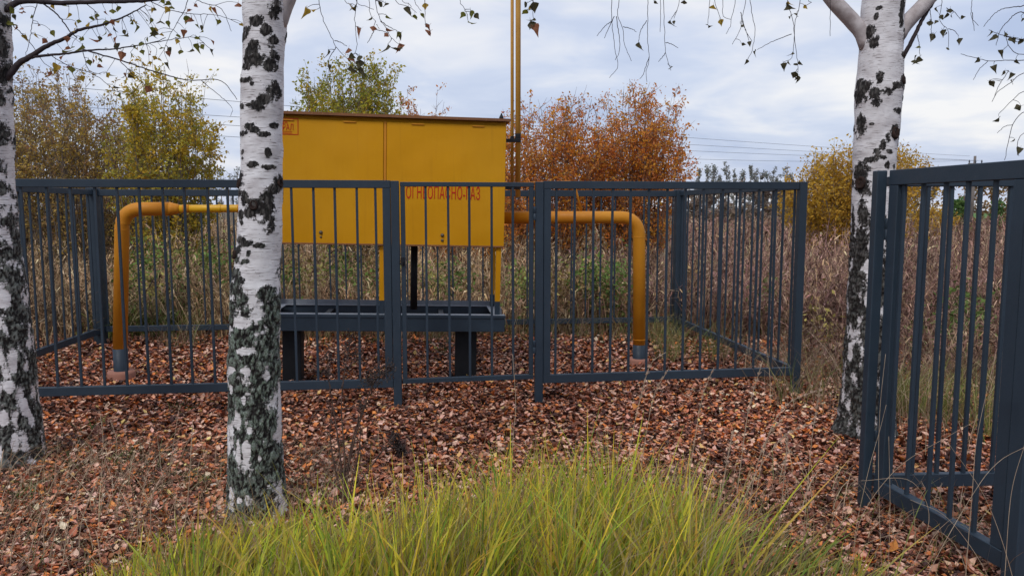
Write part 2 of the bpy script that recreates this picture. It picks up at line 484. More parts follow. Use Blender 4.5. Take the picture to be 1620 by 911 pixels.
# ------------------------------------------------------------------ enclosure fence
PM = np.array([-0.937, 6.115]); PG = np.array([0.219, 6.27]); FR = np.array([2.46, 6.48])
ex = (FR - PM) / np.linalg.norm(FR - PM)
ey = np.array([-ex[1], ex[0]])
FL = FR - ex * 7.03
BR = FR + ey * 3.17
BL = FL + ey * 3.17
PG = PM + ex * np.dot(PG - PM, ex)
ZT, ZR = 1.838, 0.198       # top of top rail, centre of bottom rail
def v3(p, z): return Vector((p[0], p[1], z))
def post(parent, p, h, w, org, rz, mat=None):
    z0 = float(gh(p[0], p[1])[0]) - 0.12
    o = obj('post', box_mesh('post', w, w, h - z0, 0.004), mat or M['steel'], parent)
    o.location = v3(p, z0) - org; o.rotation_euler = (0, 0, rz)
    return o
def panel(name, A, B, label, cat, bars_at, top=(ZT, ZT), bot=(ZR, ZR), rail=(0.045, 0.062), brail=(0.045, 0.07), stiles=(0, 0), sw=0.06, posts=(), group=None, barw=0.019, pw=0.066, inset=0.0):
    """welded panel from A to B (plan points); bars_at = fractions along the panel"""
    A = np.asarray(A, float); B = np.asarray(B, float)
    d = B - A; L = np.linalg.norm(d); rz = math.atan2(d[1], d[0])
    org = v3(A, 0.0)
    e = empty(name, org); tag(e, label, cat, group)
    a0, b0 = v3(A, top[0] - rail[1] / 2) - org, v3(B, top[1] - rail[1] / 2) - org
    beam_between('top_rail', a0, b0, rail[0], rail[1], M['steel'], e)
    a1, b1 = v3(A, bot[0]) - org, v3(B, bot[1]) - org
    beam_between('bottom_rail', a1, b1, brail[0], brail[1], M['steel'], e)
    for k, s in enumerate(stiles):
        if not s: continue
        off = (sw / 2 + 0.002) * (1 if k == 0 else -1)
        q = (A if k == 0 else B) + d / L * off
        zt = top[k] - rail[1] - 0.001; zb = bot[k] + brail[1] / 2 + 0.001
        o = obj('stile', box_mesh('stile', sw, rail[0] * 0.98, zt - zb, 0.003), M['steel'], e)
        o.location = v3(q, zb) - org; o.rotation_euler = (0, 0, rz)
    zt = min(top) - rail[1] + 0.004; zb = min(bot) + brail[1] / 2 - 0.01
    bm = box_mesh('bar', barw, barw * 0.9, 1.0, 0.002)
    bm.materials.append(M['steel'])
    for f in bars_at:
        q = A + d * f
        t_, b_ = top[0] + (top[1] - top[0]) * f - rail[1] + 0.004, bot[0] + (bot[1] - bot[0]) * f + brail[1] / 2 - 0.01
        o = bpy.data.objects.new('bar', bm); link(o, e)
        o.location = v3(q, b_) - org; o.rotation_euler = (random.uniform(-.0035, .0035), random.uniform(-.0035, .0035), rz + random.uniform(-.06, .06)); o.scale = (1, 1, t_ - b_)
    for p, h in posts:
        post(e, np.asarray(p), h, pw, org, rz)
    return e
def frac_px(A, B, us):
    """fractions along A-B whose picture column is u (mid height)"""
    r = []
    for u in us:
        k = (u - CX) / FPX
        def off(p):
            dd = p[1] * math.cos(PITCH) - (0.95 - HC) * math.sin(PITCH)
            return p[0] - k * dd
        a, b = off(A), off(B)
        r.append(a / (a - b))
    return r
hp = 0.033
PMl = PM - ex * (hp + 0.001)          # left face of the middle post
lf_bars = frac_px(FL, PMl, [83, 121, 158, 194, 229, 265, 299, 335, 366, 400, 433, 466, 500, 533, 567, 597])
first = lf_bars[0]
step = lf_bars[1] - lf_bars[0]
extra = []
while first - step > 0.02:
    first -= step; extra.append(first)
panel('fence_panel', FL, PMl, 'long blue-grey front fence panel behind the middle and left birch trunks', 'fence', extra + lf_bars,
      stiles=(0, 1), sw=0.062, posts=[(FL - ex * 0.034, ZT + 0.004), (PM, ZT - 0.004)], bot=(0.19, 0.195))
PGr = PG + ex * (hp + 0.001)
rf_bars = frac_px(PGr, FR, [879.5, 908, 939.5, 968, 998, 1027, 1057, 1085.6, 1114, 1143, 1171.6, 1200.5, 1229])
panel('fence_panel', PGr, FR - ex * (hp + 0.001), 'blue-grey front fence panel right of the closed gate', 'fence', rf_bars, stiles=(1, 0), sw=0.06,
      posts=[(PG, ZT - 0.006), (FR, ZT + 0.003)], bot=(0.20, 0.215))
# closed gate
GA, GB = PM + ex * (hp + 0.008), PG - ex * (hp + 0.012)
gate = panel('gate', GA, GB, 'closed narrow blue-grey barred gate in the front fence', 'gate', frac_px(GA, GB, [675, 711, 743, 778, 812]),
             top=(ZT - 0.012, ZT - 0.012), rail=(0.036, 0.036), brail=(0.036, 0.04), bot=(0.208, 0.222), stiles=(1, 1), sw=0.036)
def on_gate(name, me, mat, s, off, z):
    q = GA + ex * s - ey * off
    o = obj(name, me, mat, gate); o.location = v3(q, z) - v3(GA, 0); o.rotation_euler = (0, 0, math.atan2(ex[1], ex[0])); return o
Lg = np.linalg.norm(GB - GA)
for z in (1.52, 0.42):
    on_gate('hinge', lathe_mesh('hinge', [(0.011, 0), (0.0125, 0.004), (0.0125, 0.05), (0.0105, 0.052), (0.0105, 0.058), (0.0125, 0.06), (0.0125, 0.106), (0.011, 0.11)], 14), M['steel'], Lg + 0.004, 0.03, z)
def latch_mesh():
    bm = bmesh.new()
    bmesh.ops.create_cube(bm, size=1.0, matrix=Matrix.Diagonal((0.03, 0.006, 0.07, 1)))
    bmesh.ops.create_cone(bm, cap_ends=True, segments=14, radius1=0.013, radius2=0.017, depth=0.04, matrix=Matrix.Translation((0, -0.02, 0.01)) @ Matrix.Rotation(math.pi / 2, 4, 'X'))
    bmesh.ops.create_cube(bm, size=1.0, matrix=Matrix.Translation((-0.012, -0.035, -0.015)) @ Matrix.Diagonal((0.03, 0.008, 0.012, 1)))
    return bm_mesh('latch', bm)
on_gate('latch', latch_mesh(), M['steel_dark'], 0.014, 0.022, 1.19)
# sides and back
panel('fence_panel', BL, FL, 'left side panel of the fence, running back beside the yellow pipe', 'fence',
      [(i + 0.7) / 17.0 for i in range(17)], bot=(0.19, 0.2), top=(1.84, 1.832), posts=[])
panel('fence_panel', FR, BR, 'right side panel of the fence, running back from the corner post', 'fence',
      [(i + 0.6) / 15.0 for i in range(15)], bot=(0.21, 0.205), top=(1.838, 1.845), posts=[])
nb = 38
panel('fence_panel', BL, BR, 'rear fence panel behind the yellow cabinet, against the dry weeds', 'fence',
      [(i + 0.5) / nb for i in range(nb)], bot=(0.205, 0.215), top=(1.842, 1.847), rail=(0.05, 0.075), brail=(0.05, 0.065), posts=[(BL, 1.86), (BR, 1.86)], pw=0.12)

# ------------------------------------------------------------------ second fence with an open gate at the right
C2 = gnd(1366, 812)[:2]
E2 = at(1592, 880, 3.02)[:2]
d2 = (E2 - C2) / np.linalg.norm(E2 - C2)
panel('fence_panel', C2 + np.array([0.06, 0.03]), C2 + np.array([2.4, 0.16]), 'blue-grey fence panel at the right edge, behind the open gate leaf', 'fence',
      frac_px(C2 + np.array([0.06, 0.03]), C2 + np.array([2.4, 0.16]), [1454, 1494, 1537, 1583, 1627, 1672, 1718, 1765, 1812, 1860, 1908, 1957]), top=(1.772, 1.772), bot=(0.17, 0.17), posts=[(C2, 1.80), (C2 + np.array([2.43, 0.16]), 1.80)], pw=0.052, barw=0.02, rail=(0.04, 0.05), brail=(0.04, 0.07))
A2 = C2 + d2 * 0.045 + np.array([0.036, 0.0]); 
Bars2 = frac_px(A2, E2, [1419, 1447, 1481, 1517, 1557])
og = panel('gate', A2, E2, 'near blue-grey gate leaf at the right, swung open towards the viewer', 'gate', Bars2, top=(1.80, 1.80), bot=(0.175, 0.16),
      rail=(0.045, 0.075), brail=(0.05, 0.075), stiles=(1, 1), sw=0.066, barw=0.019)
o = obj('end_post', box_mesh('end_post', 0.075, 0.06, 1.80, 0.004), M['steel'], og)
q = E2 + d2 * 0.04; o.location = v3(q, 0.02) - v3(A2, 0); o.rotation_euler = (0, 0, math.atan2(d2[1], d2[0]))
for z in (1.45, 0.35):
    h = obj('hinge', lathe_mesh('hinge', [(0.010, 0), (0.012, 0.004), (0.012, 0.05), (0.010, 0.052), (0.010, 0.058), (0.012, 0.06), (0.012, 0.106), (0.010, 0.11)], 14), M['steel'], og)
    h.location = v3(C2 + np.array([0.034, -0.032]), z) - v3(A2, 0)

# ------------------------------------------------------------------ gas cabinet on its stand
def cabinet():
    W, DP = 2.185, 0.66                          # width, depth
    rc = at(794, 440, 6.98)                     # front right corner of the box
    org2 = np.array([rc[0], rc[1]]) - ex * (W / 2) + ey * (DP / 2)
    e = empty('gas_cabinet', (org2[0], org2[1], 0)); tag(e, 'yellow steel gas cabinet with red lettering on a dark stand', 'cabinet')
    e.rotation_euler = (0, RAD(1.25), math.atan2(ex[1], ex[0]))
    def part(name, sx, sy, sz, loc, mat, bev=0.003, parent=e):
        o = obj(name, box_mesh(name, sx, sy, sz, bev, 'centre'), mat, parent); o.location = loc; return o
    def zat(v, u=610): return at(u, v, 6.94)[2]
    zb, zt = zat(388), zat(186.5)               # box bottom and top
    z_tray, z_beam = zat(496), zat(521)
    yf = -DP / 2
    Hb = zt - zb
    part('body', W - 0.02, DP - 0.03, Hb - 0.004, (0, 0.012, (zb + zt) / 2), M['yellow'], 0.004)
    # roof: thin sloping sheet with a rusty folded edge
    bm = bmesh.new()
    bmesh.ops.create_cube(bm, size=1.0, matrix=Matrix.Diagonal((W + 0.06, DP + 0.09, 0.018, 1)))
    bmesh.ops.create_cube(bm, size=1.0, matrix=Matrix.Translation((0, -(DP + 0.09) / 2 - 0.004, -0.003)) @ Matrix.Diagonal((W + 0.064, 0.006, 0.024, 1)))
    rf = obj('roof', bm_mesh('roof', bm), M['rust'], e); rf.location = (0, 0, zt + 0.014); rf.rotation_euler = (RAD(1.2), 0, 0)
    vt = obj('vent_cap', lathe_mesh('vent_cap', [(0.010, 0), (0.010, 0.03), (0.017, 0.034), (0.017, 0.055), (0.007, 0.075), (0.004, 0.085)], 14), M['steel_dark'], rf)
    vt.scale = (1.3, 1.3, 1.3); vt.location = (W / 2 - 0.005, DP / 2 - 0.1, 0.009)
    # two doors
    dw = W / 2 - 0.024
    doors = []
    for s in (-1, 1):
        dcx = s * (dw / 2 + 0.014)
        dz0, dz1 = zb + 0.012, zt - 0.045
        d = part('door', dw, 0.02, dz1 - dz0, (dcx, yf - 0.004, (dz0 + dz1) / 2), M['yellow'], 0.004)
        doors.append(d)
        part('door_lip', dw, 0.024, 0.014, (0, -0.006, -(dz1 - dz0) / 2 - 0.004), M['rust'], 0.002, d)
        for hx in (-0.28, 0.26):
            h = obj('hinge', box_mesh('hinge', 0.11, 0.012, 0.014, 0.003, 'centre'), M['yellow_pipe'], d); h.location = (hx + 0.02 * s, -0.014, (dz1 - dz0) / 2 - 0.012)
    part('seam_strip', 0.022, 0.012, Hb - 0.08, (0, yf - 0.004, (zb + zt) / 2), M['yellow_pipe'], 0.002)
    dl, dr = doors
    dz0, dz1 = zb + 0.012, zt - 0.045; dzc = (dz0 + dz1) / 2
    def lx(u): return (u - 610) / (797 - 413) * W
    lock_me = lathe_mesh('lock', [(0.0, 0), (0.017, 0), (0.017, 0.006), (0.011, 0.009), (0.011, 0.016), (0.0, 0.017)][1:-1], 16)
    def lock(d, u, v, s):
        o = obj('lock', lock_me, M['metal'], d); o.scale = (s, s, s)
        o.location = (lx(u) - d.location.x, -0.009, zat(v, u) + 0.0 - dzc + 0.0 * u); o.rotation_euler = (math.pi / 2, 0, 0)
    lock(dl, 511, 369, 1.0); lock(dl, 511, 376, 0.6); lock(dr, 701, 370, 1.0); lock(dr, 701, 378, 0.8)
    # lettering
    def text(body, width, height, d, x0, z0, name, bold=0.0):
        cu = bpy.data.curves.new(name, 'FONT'); cu.body = body; cu.size = 1.0; cu.extrude = 0.004; cu.offset = bold
        cu.space_character = 1.06
        to = bpy.data.objects.new(name, cu); COL.objects.link(to)
        bpy.context.view_layer.update()
        me = bpy.data.meshes.new_from_object(to.evaluated_get(bpy.context.evaluated_depsgraph_get()))
        bpy.data.objects.remove(to)
        n = len(me.vertices); co = np.empty(n * 3, np.float32); me.vertices.foreach_get('co', co); co = co.reshape(-1, 3)
        mn, mxx = co.min(0), co.max(0)
        co[:, 0] = (co[:, 0] - mn[0]) / (mxx[0] - mn[0]) * width; co[:, 1] = (co[:, 1] - mn[1]) / (mxx[1] - mn[1]) * height
        co[:, 2] = co[:, 2] / max(1e-6, mxx[2]) * 0.0015
        me.vertices.foreach_set('co', co.ravel()); me.update()
        me.materials.clear()
        o = obj(name, me, M['red'], d); o.location = (x0 - d.location.x, -0.0118, z0 - dzc); o.rotation_euler = (math.pi / 2, 0, 0)
        return o
    s = W / 384.0
    text('ОГНЕОПАСНО-ГАЗ', 117 * s, 21 * s, dr, lx(643), zat(314, 700) + 0.004, 'lettering', 0.0)
    # framed notice on the left door (its left half is behind the birch)
    sx0, sx1, sz0, sz1 = lx(428), lx(477), zat(219), zat(194.5)
    for nm, a, b in (('h', sz0, 0), ('h', sz1, 0), ('v', sx0, 1), ('v', sx1, 1)):
        if b == 0: part('sign_border', sx1 - sx0 + 0.006, 0.0035, 0.006, ((sx0 + sx1) / 2 - dl.location.x, -0.0110, a - dzc), M['red'], 0, dl)
        else: part('sign_border', 0.006, 0.0035, sz1 - sz0 - 0.008, (a - dl.location.x, -0.0110, (sz0 + sz1) / 2 - dzc), M['red'], 0, dl)
    text('ЗВ', 8 * s, 0.027, dl, lx(453), zat(202), 'sign_lettering')
    text('РАЛ', 16 * s, 0.055, dl, lx(454), zat(212.5), 'sign_lettering')
    for v_ in (214.5, 217):
        part('sign_rule', 18 * s, 0.003, 0.004, (lx(459) - dl.location.x, -0.0110, zat(v_) - dzc), M['red'], 0, dl)
    # frame legs of the box down to the tray
    for (u, yy, zlow) in ((605.5, yf + 0.015, None), (792, yf + 0.005, None), (416, yf + 0.005, None), (792, -yf - 0.03, None), (416, -yf - 0.03, None)):
        x = lx(u); x = max(min(x, W / 2 - 0.022), -W / 2 + 0.022)
        zf = z_tray + 0.004
        zs = zf + 0.125
        def angle(name, z0, z1, mat):
            bm = bmesh.new()
            for (cx_, cy_, ax, ay) in ((0, 0, 0.045, 0.005), (-0.02, 0.0225, 0.005, 0.04)):
                bmesh.ops.create_cube(bm, size=1.0, matrix=Matrix.Translation((cx_, cy_, (z1 - z0) / 2)) @ Matrix.Diagonal((ax, ay, z1 - z0, 1)))
            o = obj(name, bm_mesh(name, bm), mat, e); o.location = (x, yy if yy < 0 else yy - 0.02, z0); return o
        angle('corner_post', zs + 0.001, zb + 0.02, M['yellow'])
        angle('post_foot', zf, zs, M['steel'])
    rp = obj('rear_column', lathe_mesh('rear_column', [(0.034, 0), (0.034, zb - z_tray + 0.02)], 16), M['steel_dark'], e); rp.location = (lx(655), 0.16, z_tray - 0.01)
    # stand: channel frame, tray, pedestals
    bh = z_tray - z_beam
    st = part('stand', W + 0.02, 0.07, bh, (0, yf - 0.01, (z_tray + z_beam) / 2), M['steel'], 0.004)
    def sub(name, sx, sy, sz, x, y, z, mat):
        o = obj(name, box_mesh(name, sx, sy, sz, 0.003, 'centre'), mat, st); o.location = Vector((x, y, z)) - st.location; return o
    zc = (z_tray + z_beam) / 2
    sub('beam', W + 0.02, 0.07, bh * 0.98, 0, -yf + 0.03, zc, M['steel'])
    for x in (-W / 2 + 0.03, W / 2 - 0.03):
        sub('beam', 0.06, DP - 0.06, bh * 0.96, x, 0.01, zc - 0.001, M['steel'])
    sub('flange', W + 0.026, 0.09, 0.007, 0, yf + 0.0, z_tray + 0.0045, M['tray'])
    sub('flange', W + 0.026, 0.09, 0.007, 0, -yf + 0.02, z_tray + 0.0045, M['tray'])
    sub('upstand', W + 0.02, 0.006, 0.045, 0, -yf + 0.035, z_tray + 0.032, M['tray'])
    sub('lip', W + 0.034, 0.006, 0.03, 0, yf - 0.05, z_tray - 0.008, M['steel'])
    for x in (-W / 2 + 0.06, W / 2 - 0.06):
        sub('flange', 0.1, DP - 0.10, 0.007, x, 0.01, z_tray + 0.006, M['tray'])
    for x in (W / 2 - 0.012, -W / 2 + 0.012):
        sub('upstand', 0.006, DP - 0.08, 0.045, x, 0.01, z_tray + 0.034, M['tray'])
    for x in (-0.55, 0.0, 0.52):
        sub('cross_member', 0.05, DP - 0.04, 0.05, x, 0.01, z_tray - 0.05, M['steel_dark'])
    for (u, w) in ((460.5, 0.17), (743, 0.20)):
        o = obj('pedestal', box_mesh('pedestal', w, 0.18, z_beam + 0.22, 0.006), M['steel_dark'], e)
        o.location = (lx(u), yf + 0.22, -0.2)
        o2 = obj('pedestal_plate', box_mesh('pedestal_plate', w + 0.07, 0.24, 0.014, 0.003), M['steel_dark'], e); o2.location = (lx(u), yf + 0.22, z_beam - 0.0165)
    return e, org2, W, DP
CAB, CORG, CW, CDP = cabinet()

# ------------------------------------------------------------------ yellow pipes
def bend(pts, r, n=8):
    """polyline with rounded corners of radius r"""
    pts = [np.asarray(p, float) for p in pts]; o = [pts[0]]
    for a, b, c in zip(pts[:-2], pts[1:-1], pts[2:]):
        u = (a - b) / np.linalg.norm(a - b); w = (c - b) / np.linalg.norm(c - b)
        p0, p1 = b + u * r, b + w * r
        for t in np.linspace(0, 1, n):
            o.append((1 - t) ** 2 * p0 * 1 + 2 * t * (1 - t) * (b * 0.83 + (p0 + p1) / 2 * 0.17) + t ** 2 * p1)
    o.append(pts[-1]); return np.array(o)
def ring(name, r, h, parent, loc, mat, rot=(0, 0, 0)):
    o = obj(name, lathe_mesh(name, [(r * 0.96, 0), (r, h * 0.15), (r, h * 0.85), (r * 0.96, h)], 28), mat, parent); o.location = loc; o.rotation_euler = rot; return o
def right_pipe():
    foot = gnd(1010.5, 581)
    D = foot[1]; R = 0.0625
    zl = at(1010, 545, D)[2]
    corner = at(1011, 344, D)
    e = empty('gas_pipe', (foot[0], foot[1], 0)); tag(e, 'orange-yellow gas pipe elbow on the right of the cabinet', 'pipe')
    O = foot * [1, 1, 0]
    wall = corner - np.array([ex[0], ex[1], 0]) * ((corner[0] - (CORG[0] + ex[0] * CW / 2)) / ex[0] + 0.05)
    pts = bend([np.array([foot[0], foot[1], zl]) - O, corner - O, wall - O], 0.17, 10)
    obj('pipe', tube_mesh('pipe', pts, R, 24, straight=True), M['yellow_pipe'], e)
    obj('painted_base', lathe_mesh('painted_base', [(R * 1.02, -0.2), (R * 1.02, zl), (R * 0.9, zl + 0.002)], 28), M['steel'], e)
    ring('weld_ring', R * 1.03, 0.008, e, (0, 0, zl + 0.05), M['yellow_pipe'])
    fz = (corner[2] - 0.20 - zl) / (corner[2] - zl); cr_ = corner - O
    ring('weld_ring', R * 1.03, 0.008, e, (cr_[0] * fz, cr_[1] * fz, corner[2] - 0.20), M['yellow_pipe'])
    ring('sleeve', 0.105, 0.13, e, (0, 0, -0.035), M['clay'])
    # thin impulse tube running from the mast to the pipe
    a = at(816, 290, D - 0.02); b = at(908, 287.5, D - 0.05); c = at(920, 336, D - 0.05)
    obj('impulse_tube', tube_mesh('impulse_tube', bend([a - O, b - O, c - O], 0.05, 6), 0.011, 10, straight=True), M['yellow_pipe'], e)
    return D
DR = right_pipe()
def left_pipe():
    foot = gnd(193, 606)
    D = foot[1]; R = 0.0625
    zl = at(193, 551, D)[2]
    corner = at(193.5, 331, D)
    e = empty('gas_pipe', (foot[0], foot[1], 0)); tag(e, 'yellow gas pipe with reducer on the left, rising beside the corner post', 'pipe')
    O = foot * [1, 1, 0]
    X3 = np.array([ex[0], ex[1], 0.006])
    c = corner - O
    def along(u): return c + X3 * ((u - 193.5) * ppm(corner))
    pts = bend([np.array([0, 0, zl]), c, along(266)], 0.15, 10)
    obj('pipe', tube_mesh('pipe', pts, R, 24, straight=True), M['yellow_pipe'], e)
    def seg(name, u0, u1, r0, r1, mat, sides=24):
        a, b = along(u0), along(u1)
        obj(name, tube_mesh(name, np.linspace(a, b, 4), [r0, r0 * .99 + r1 * .01, r1 * .99 + r0 * .01, r1] if r0 == r1 else np.linspace(r0, r1, 4), sides, straight=True), mat, e)
    seg('reducer', 266, 281, R, 0.038, M['yellow_pipe'])
    seg('narrow_pipe', 280, 440, 0.036, 0.036, M['yellow_bright'])
    seg('coupling', 286, 296, 0.039, 0.039, M['yellow_pipe'])
    seg('coupling', 341, 345, 0.039, 0.039, M['yellow_bright'])
    seg('coupling', 371, 382, 0.039, 0.039, M['yellow_pipe'])
    obj('painted_base', lathe_mesh('painted_base', [(R * 1.02, -0.2), (R * 1.02, zl), (R * 0.9, zl + 0.002)], 28), M['steel'], e)
    fz = (corner[2] - 0.19 - zl) / (corner[2] - zl)
    ring('weld_ring', R * 1.03, 0.008, e, (c[0] * fz, c[1] * fz, corner[2] - 0.19), M['yellow_pipe'])
    ring('sleeve', 0.12, 0.15, e, (0, 0, -0.03), M['clay'])
left_pipe()
def mast():
    D = 7.75
    e0 = at(818, 320, D)
    e = empty('vent_mast', (e0[0], e0[1], 0)); tag(e, 'tall twin yellow vent pipes rising behind the cabinet corner', 'mast')
    O = np.array([e0[0], e0[1], 0])
    def P(u, v, dd=0): return at(u, v, D + dd) - O
    a = P(819.5, 312); b = a.copy(); b[2] = 5.6
    obj('pipe', tube_mesh('pipe', np.array([a, b]), 0.026, 18, straight=True), M['mast'], e)
    a = P(810.3, 345, 0.06); b = a.copy(); b[2] = 5.2
    obj('pipe', tube_mesh('pipe', np.array([a, b]), 0.0165, 16, straight=True), M['mast'], e)
    tp = P(819.5, 312); tp[2] = 5.6
    cp = obj('rain_cap', lathe_mesh('rain_cap', [(0.028, 0), (0.03, 0.05), (0.075, 0.06), (0.01, 0.12)], 20), M['mast'], e); cp.location = tp
    # bracket clamped to the cabinet, and a lower foot bracket
    for v in (222.5, 297):
        l, r = P(797, v, -0.1), P(824, v, -0.03)
        beam_between('bracket', l, r, 0.012, 0.035, M['steel_dark'], e)
    cl = obj('clamp', lathe_mesh('clamp', [(0.029, 0), (0.0295, 0.002), (0.0295, 0.075), (0.029, 0.077)], 18), M['steel_dark'], e); cl.location = P(819.5, 224)
    cl = obj('clamp', lathe_mesh('clamp', [(0.0195, 0), (0.02, 0.002), (0.02, 0.05), (0.0195, 0.052)], 16), M['steel_dark'], e); cl.location = P(810.3, 224, 0.06)
mast()

# ------------------------------------------------------------------ birches
def leaf_mesh(name, L=0.045, curl=0.25, seed=0):
    """birch leaf: ovate-rhombic blade folded along the midrib, stalk at the origin"""
    r = random.Random(seed)
    prof = [(0.0, 0.03), (0.12, 0.30), (0.28, 0.47), (0.45, 0.42), (0.62, 0.27), (0.8, 0.12), (1.0, 0.0)]
    bm = bmesh.new(); rows = []
    for t, w in prof:
        z = -curl * L * t * t * 1.2 + r.uniform(-.02, .02) * L
        j = 1 + r.uniform(-.12, .12)
        rows.append([bm.verts.new((-w * L * j, t * L, z + w * L * 0.35 * curl * 2)), bm.verts.new((0, t * L, z)), bm.verts.new((w * L * j, t * L, z + w * L * (0.35 + r.uniform(-.3, .3)) * curl * 2))])
    for a, b in zip(rows[:-1], rows[1:]):
        for k in (0, 1):
            bm.faces.new((a[k], a[k + 1], b[k + 1], b[k]))
    # stalk
    s = [bm.verts.new(p) for p in ((-0.0009, -L * 0.35, 0.004), (0.0009, -L * 0.35, 0.004), (0.0009, 0.002, 0), (-0.0009, 0.002, 0))]
    bm.faces.new(s)
    bmesh.ops.remove_doubles(bm, verts=bm.verts, dist=1e-5)
    return bm_mesh(name, bm)
LEAVES = []
for i, m in enumerate(LEAFM):
    for k in range(3):
        me = leaf_mesh('leaf', 0.042 + 0.006 * k, 0.25 + 0.3 * k, i * 10 + k); me.materials.append(m); LEAVES.append(me)

class Tree:
    def __init__(s, label, D, cl, marks, whites, rug, mossy, nth, dz, seed, group='birch trees', zmax=7.5, zcut=3.2):
        # cl: list of (u, v, halfwidth px) from bottom to top
        s.D = D; s.seed = seed
        pts = [at(u, v, D) for u, v, w in cl]; rr = [w * ppm(p) for (u, v, w), p in zip(cl, pts)]
        s.base = np.array([pts[0][0], D, 0.0])
        zs = np.array([p[2] for p in pts]); xs = np.array([p[0] for p in pts]); rs = np.array(rr)
        o_ = np.argsort(zs); zs, xs, rs = zs[o_], xs[o_], rs[o_]
        # go on above the frame with taper
        sl = (xs[-1] - xs[-4]) / (zs[-1] - zs[-4])
        zs = np.r_[zs, zmax]; xs = np.r_[xs, xs[-1] + sl * 0.6 * (zmax - zs[-2])]; rs = np.r_[rs, 0.035]
        s.zs, s.xs, s.rs = zs, xs, rs
        s.e = empty('birch_tree', (s.base[0], s.base[1], 0)); tag(s.e, label, 'tree', group)
        z = np.r_[np.arange(-0.15, zcut, dz), np.arange(zcut, zmax + 0.01, 0.08)]
        th = np.arange(nth) * 2 * math.pi / nth
        Zg, T = np.meshgrid(z, th, indexing='ij')
        cxs = np.interp(Zg, zs, xs); r = np.interp(Zg, zs, rs)
        # smooth the piecewise profile
        zf, tf = Zg.ravel(), T.ravel(); rf = r.ravel()
        # root flare with lobes
        flare = 1 + 0.23 * np.exp(-np.maximum(zf, 0) / 0.10) * (1 + 0.45 * np.sin(3 * tf + seed) + 0.3 * np.sin(5 * tf + 2 * seed))
        P3 = np.stack([np.cos(tf) * rf, np.sin(tf) * rf, zf], 1)
        arc = tf * rf
        # ---- bark field: >0 rugged dark bark
        cyl = np.stack([np.cos(tf) * rf, np.sin(tf) * rf, zf], 1)
        lump = fbm(cyl * [6, 6, 5], 3, seed)
        n1 = fbm(cyl * [16, 16, 11], 4, seed + 1)
        nv = fbm(cyl * [22, 22, 6.5], 4, seed + 2)
        ru = rug(zf)                                     # 0..1 ruggedness by height
        nr = fbm(cyl * [34, 34, 24], 4, seed + 9, 0.65)
        f = -0.66 + (n1 - 0.5) * 1.0 + ru * (0.88 + (nv - 0.5) * 3.6 + (nr - 0.5) * 0.8)
        def sdist(u, v, w, h):
            q = at(u, v, D); c = np.interp(q[2], zs, xs); rad = np.interp(q[2], zs, rs)
            sn = np.clip((q[0] - c) / rad, -0.98, 0.98); t0 = -math.acos(sn)   # front half: theta in (-pi, 0)
            k = ppm(q)
            # widen near the limb of the trunk
            ww = w * k / max(0.35, math.sqrt(1 - sn * sn))
            dth = (tf - t0 + math.pi) % (2 * math.pi) - math.pi
            da = dth * rf
            return np.sqrt((da / ww) ** 2 + ((zf - q[2]) / (h * k)) ** 2)
        for mk in marks:
            dd = sdist(*mk[:4]); f = np.maximum(f, np.minimum(0.8, 1.22 - dd) + (nr - 0.5) * 2.4 + (n1 - 0.5) * 1.0 - np.clip(dd - 1.45, 0, 9) * 2)
        for mk in whites:
            dd = sdist(*mk[:4]); g = 1.15 - dd; f = np.where(g > 0, np.minimum(f, -g * 1.3 + (nv - 0.5) * 1.6 + (nr - 0.5) * 1.6), f)
        # marks on the far side, and above the frame: inverted-V scars at random
        rr_ = random.Random(seed)
        for k in range(70):
            zc = rr_.uniform(0.9, zmax); tc_ = rr_.uniform(0.25, math.pi - 0.25) if zc < 2.75 else rr_.uniform(-math.pi, math.pi)
            w_, h_ = rr_.uniform(0.03, 0.09), rr_.uniform(0.015, 0.06)
            dth = (tf - tc_ + math.pi) % (2 * math.pi) - math.pi
            dd = np.sqrt((dth * rf / w_) ** 2 + ((zf - zc + np.abs(dth * rf) * 0.6) / h_) ** 2)
            f = np.maximum(f, np.minimum(0.75, 0.95 - dd) + (nr - 0.5) * 2.4 - np.clip(dd - 1.2, 0, 9) * 2)
        f = np.clip(f, -1.2, 1.2)
        dk = 1 / (1 + np.exp(-f * 7))
        fw = fbm(cyl * [9, 9, 9], 2, seed + 12) - 0.5
        fis = 1 - np.abs(2 * fbm(np.stack([cyl[:, 0] * 62 + fw * 2.0, cyl[:, 1] * 62 + fw * 2.0, cyl[:, 2] * 17], 1), 3, seed + 5, 0.6) - 1) * 3.2
        fis = 1 - np.clip(fis, 0, 1)                     # 0 in the cracks, 1 on the plates
        disp = (lump - 0.5) * 0.028 + dk * (0.002 + (fis - 0.6) * (0.005 + 0.006 * ru)) + (1 - dk) * (fbm(cyl * [30, 30, 90], 2, seed + 6) - 0.5) * 0.0015
        rad = rf * flare + disp
        V = np.stack([cxs.ravel() - s.base[0] + np.cos(tf) * rad, np.sin(tf) * rad, zf], 1)
        nz = len(z); i = np.arange(nz - 1)[:, None] * nth + np.arange(nth)[None]; j = np.arange(nz - 1)[:, None] * nth + (np.arange(nth)[None] + 1) % nth
        Fq = np.stack([i, j, j + nth, i + nth], -1).reshape(-1, 4)
        ms = mossy(zf, np.cos(tf), n1)
        me = np_mesh('trunk', V, Fq, True, attrs={'dark': f, 'moss': ms, 'plate': fis})
        s.trunk = obj('trunk', me, M['bark'] if seed != 2 else M['bark_moss'], s.e)
        s.lines = []
        s.branches = []
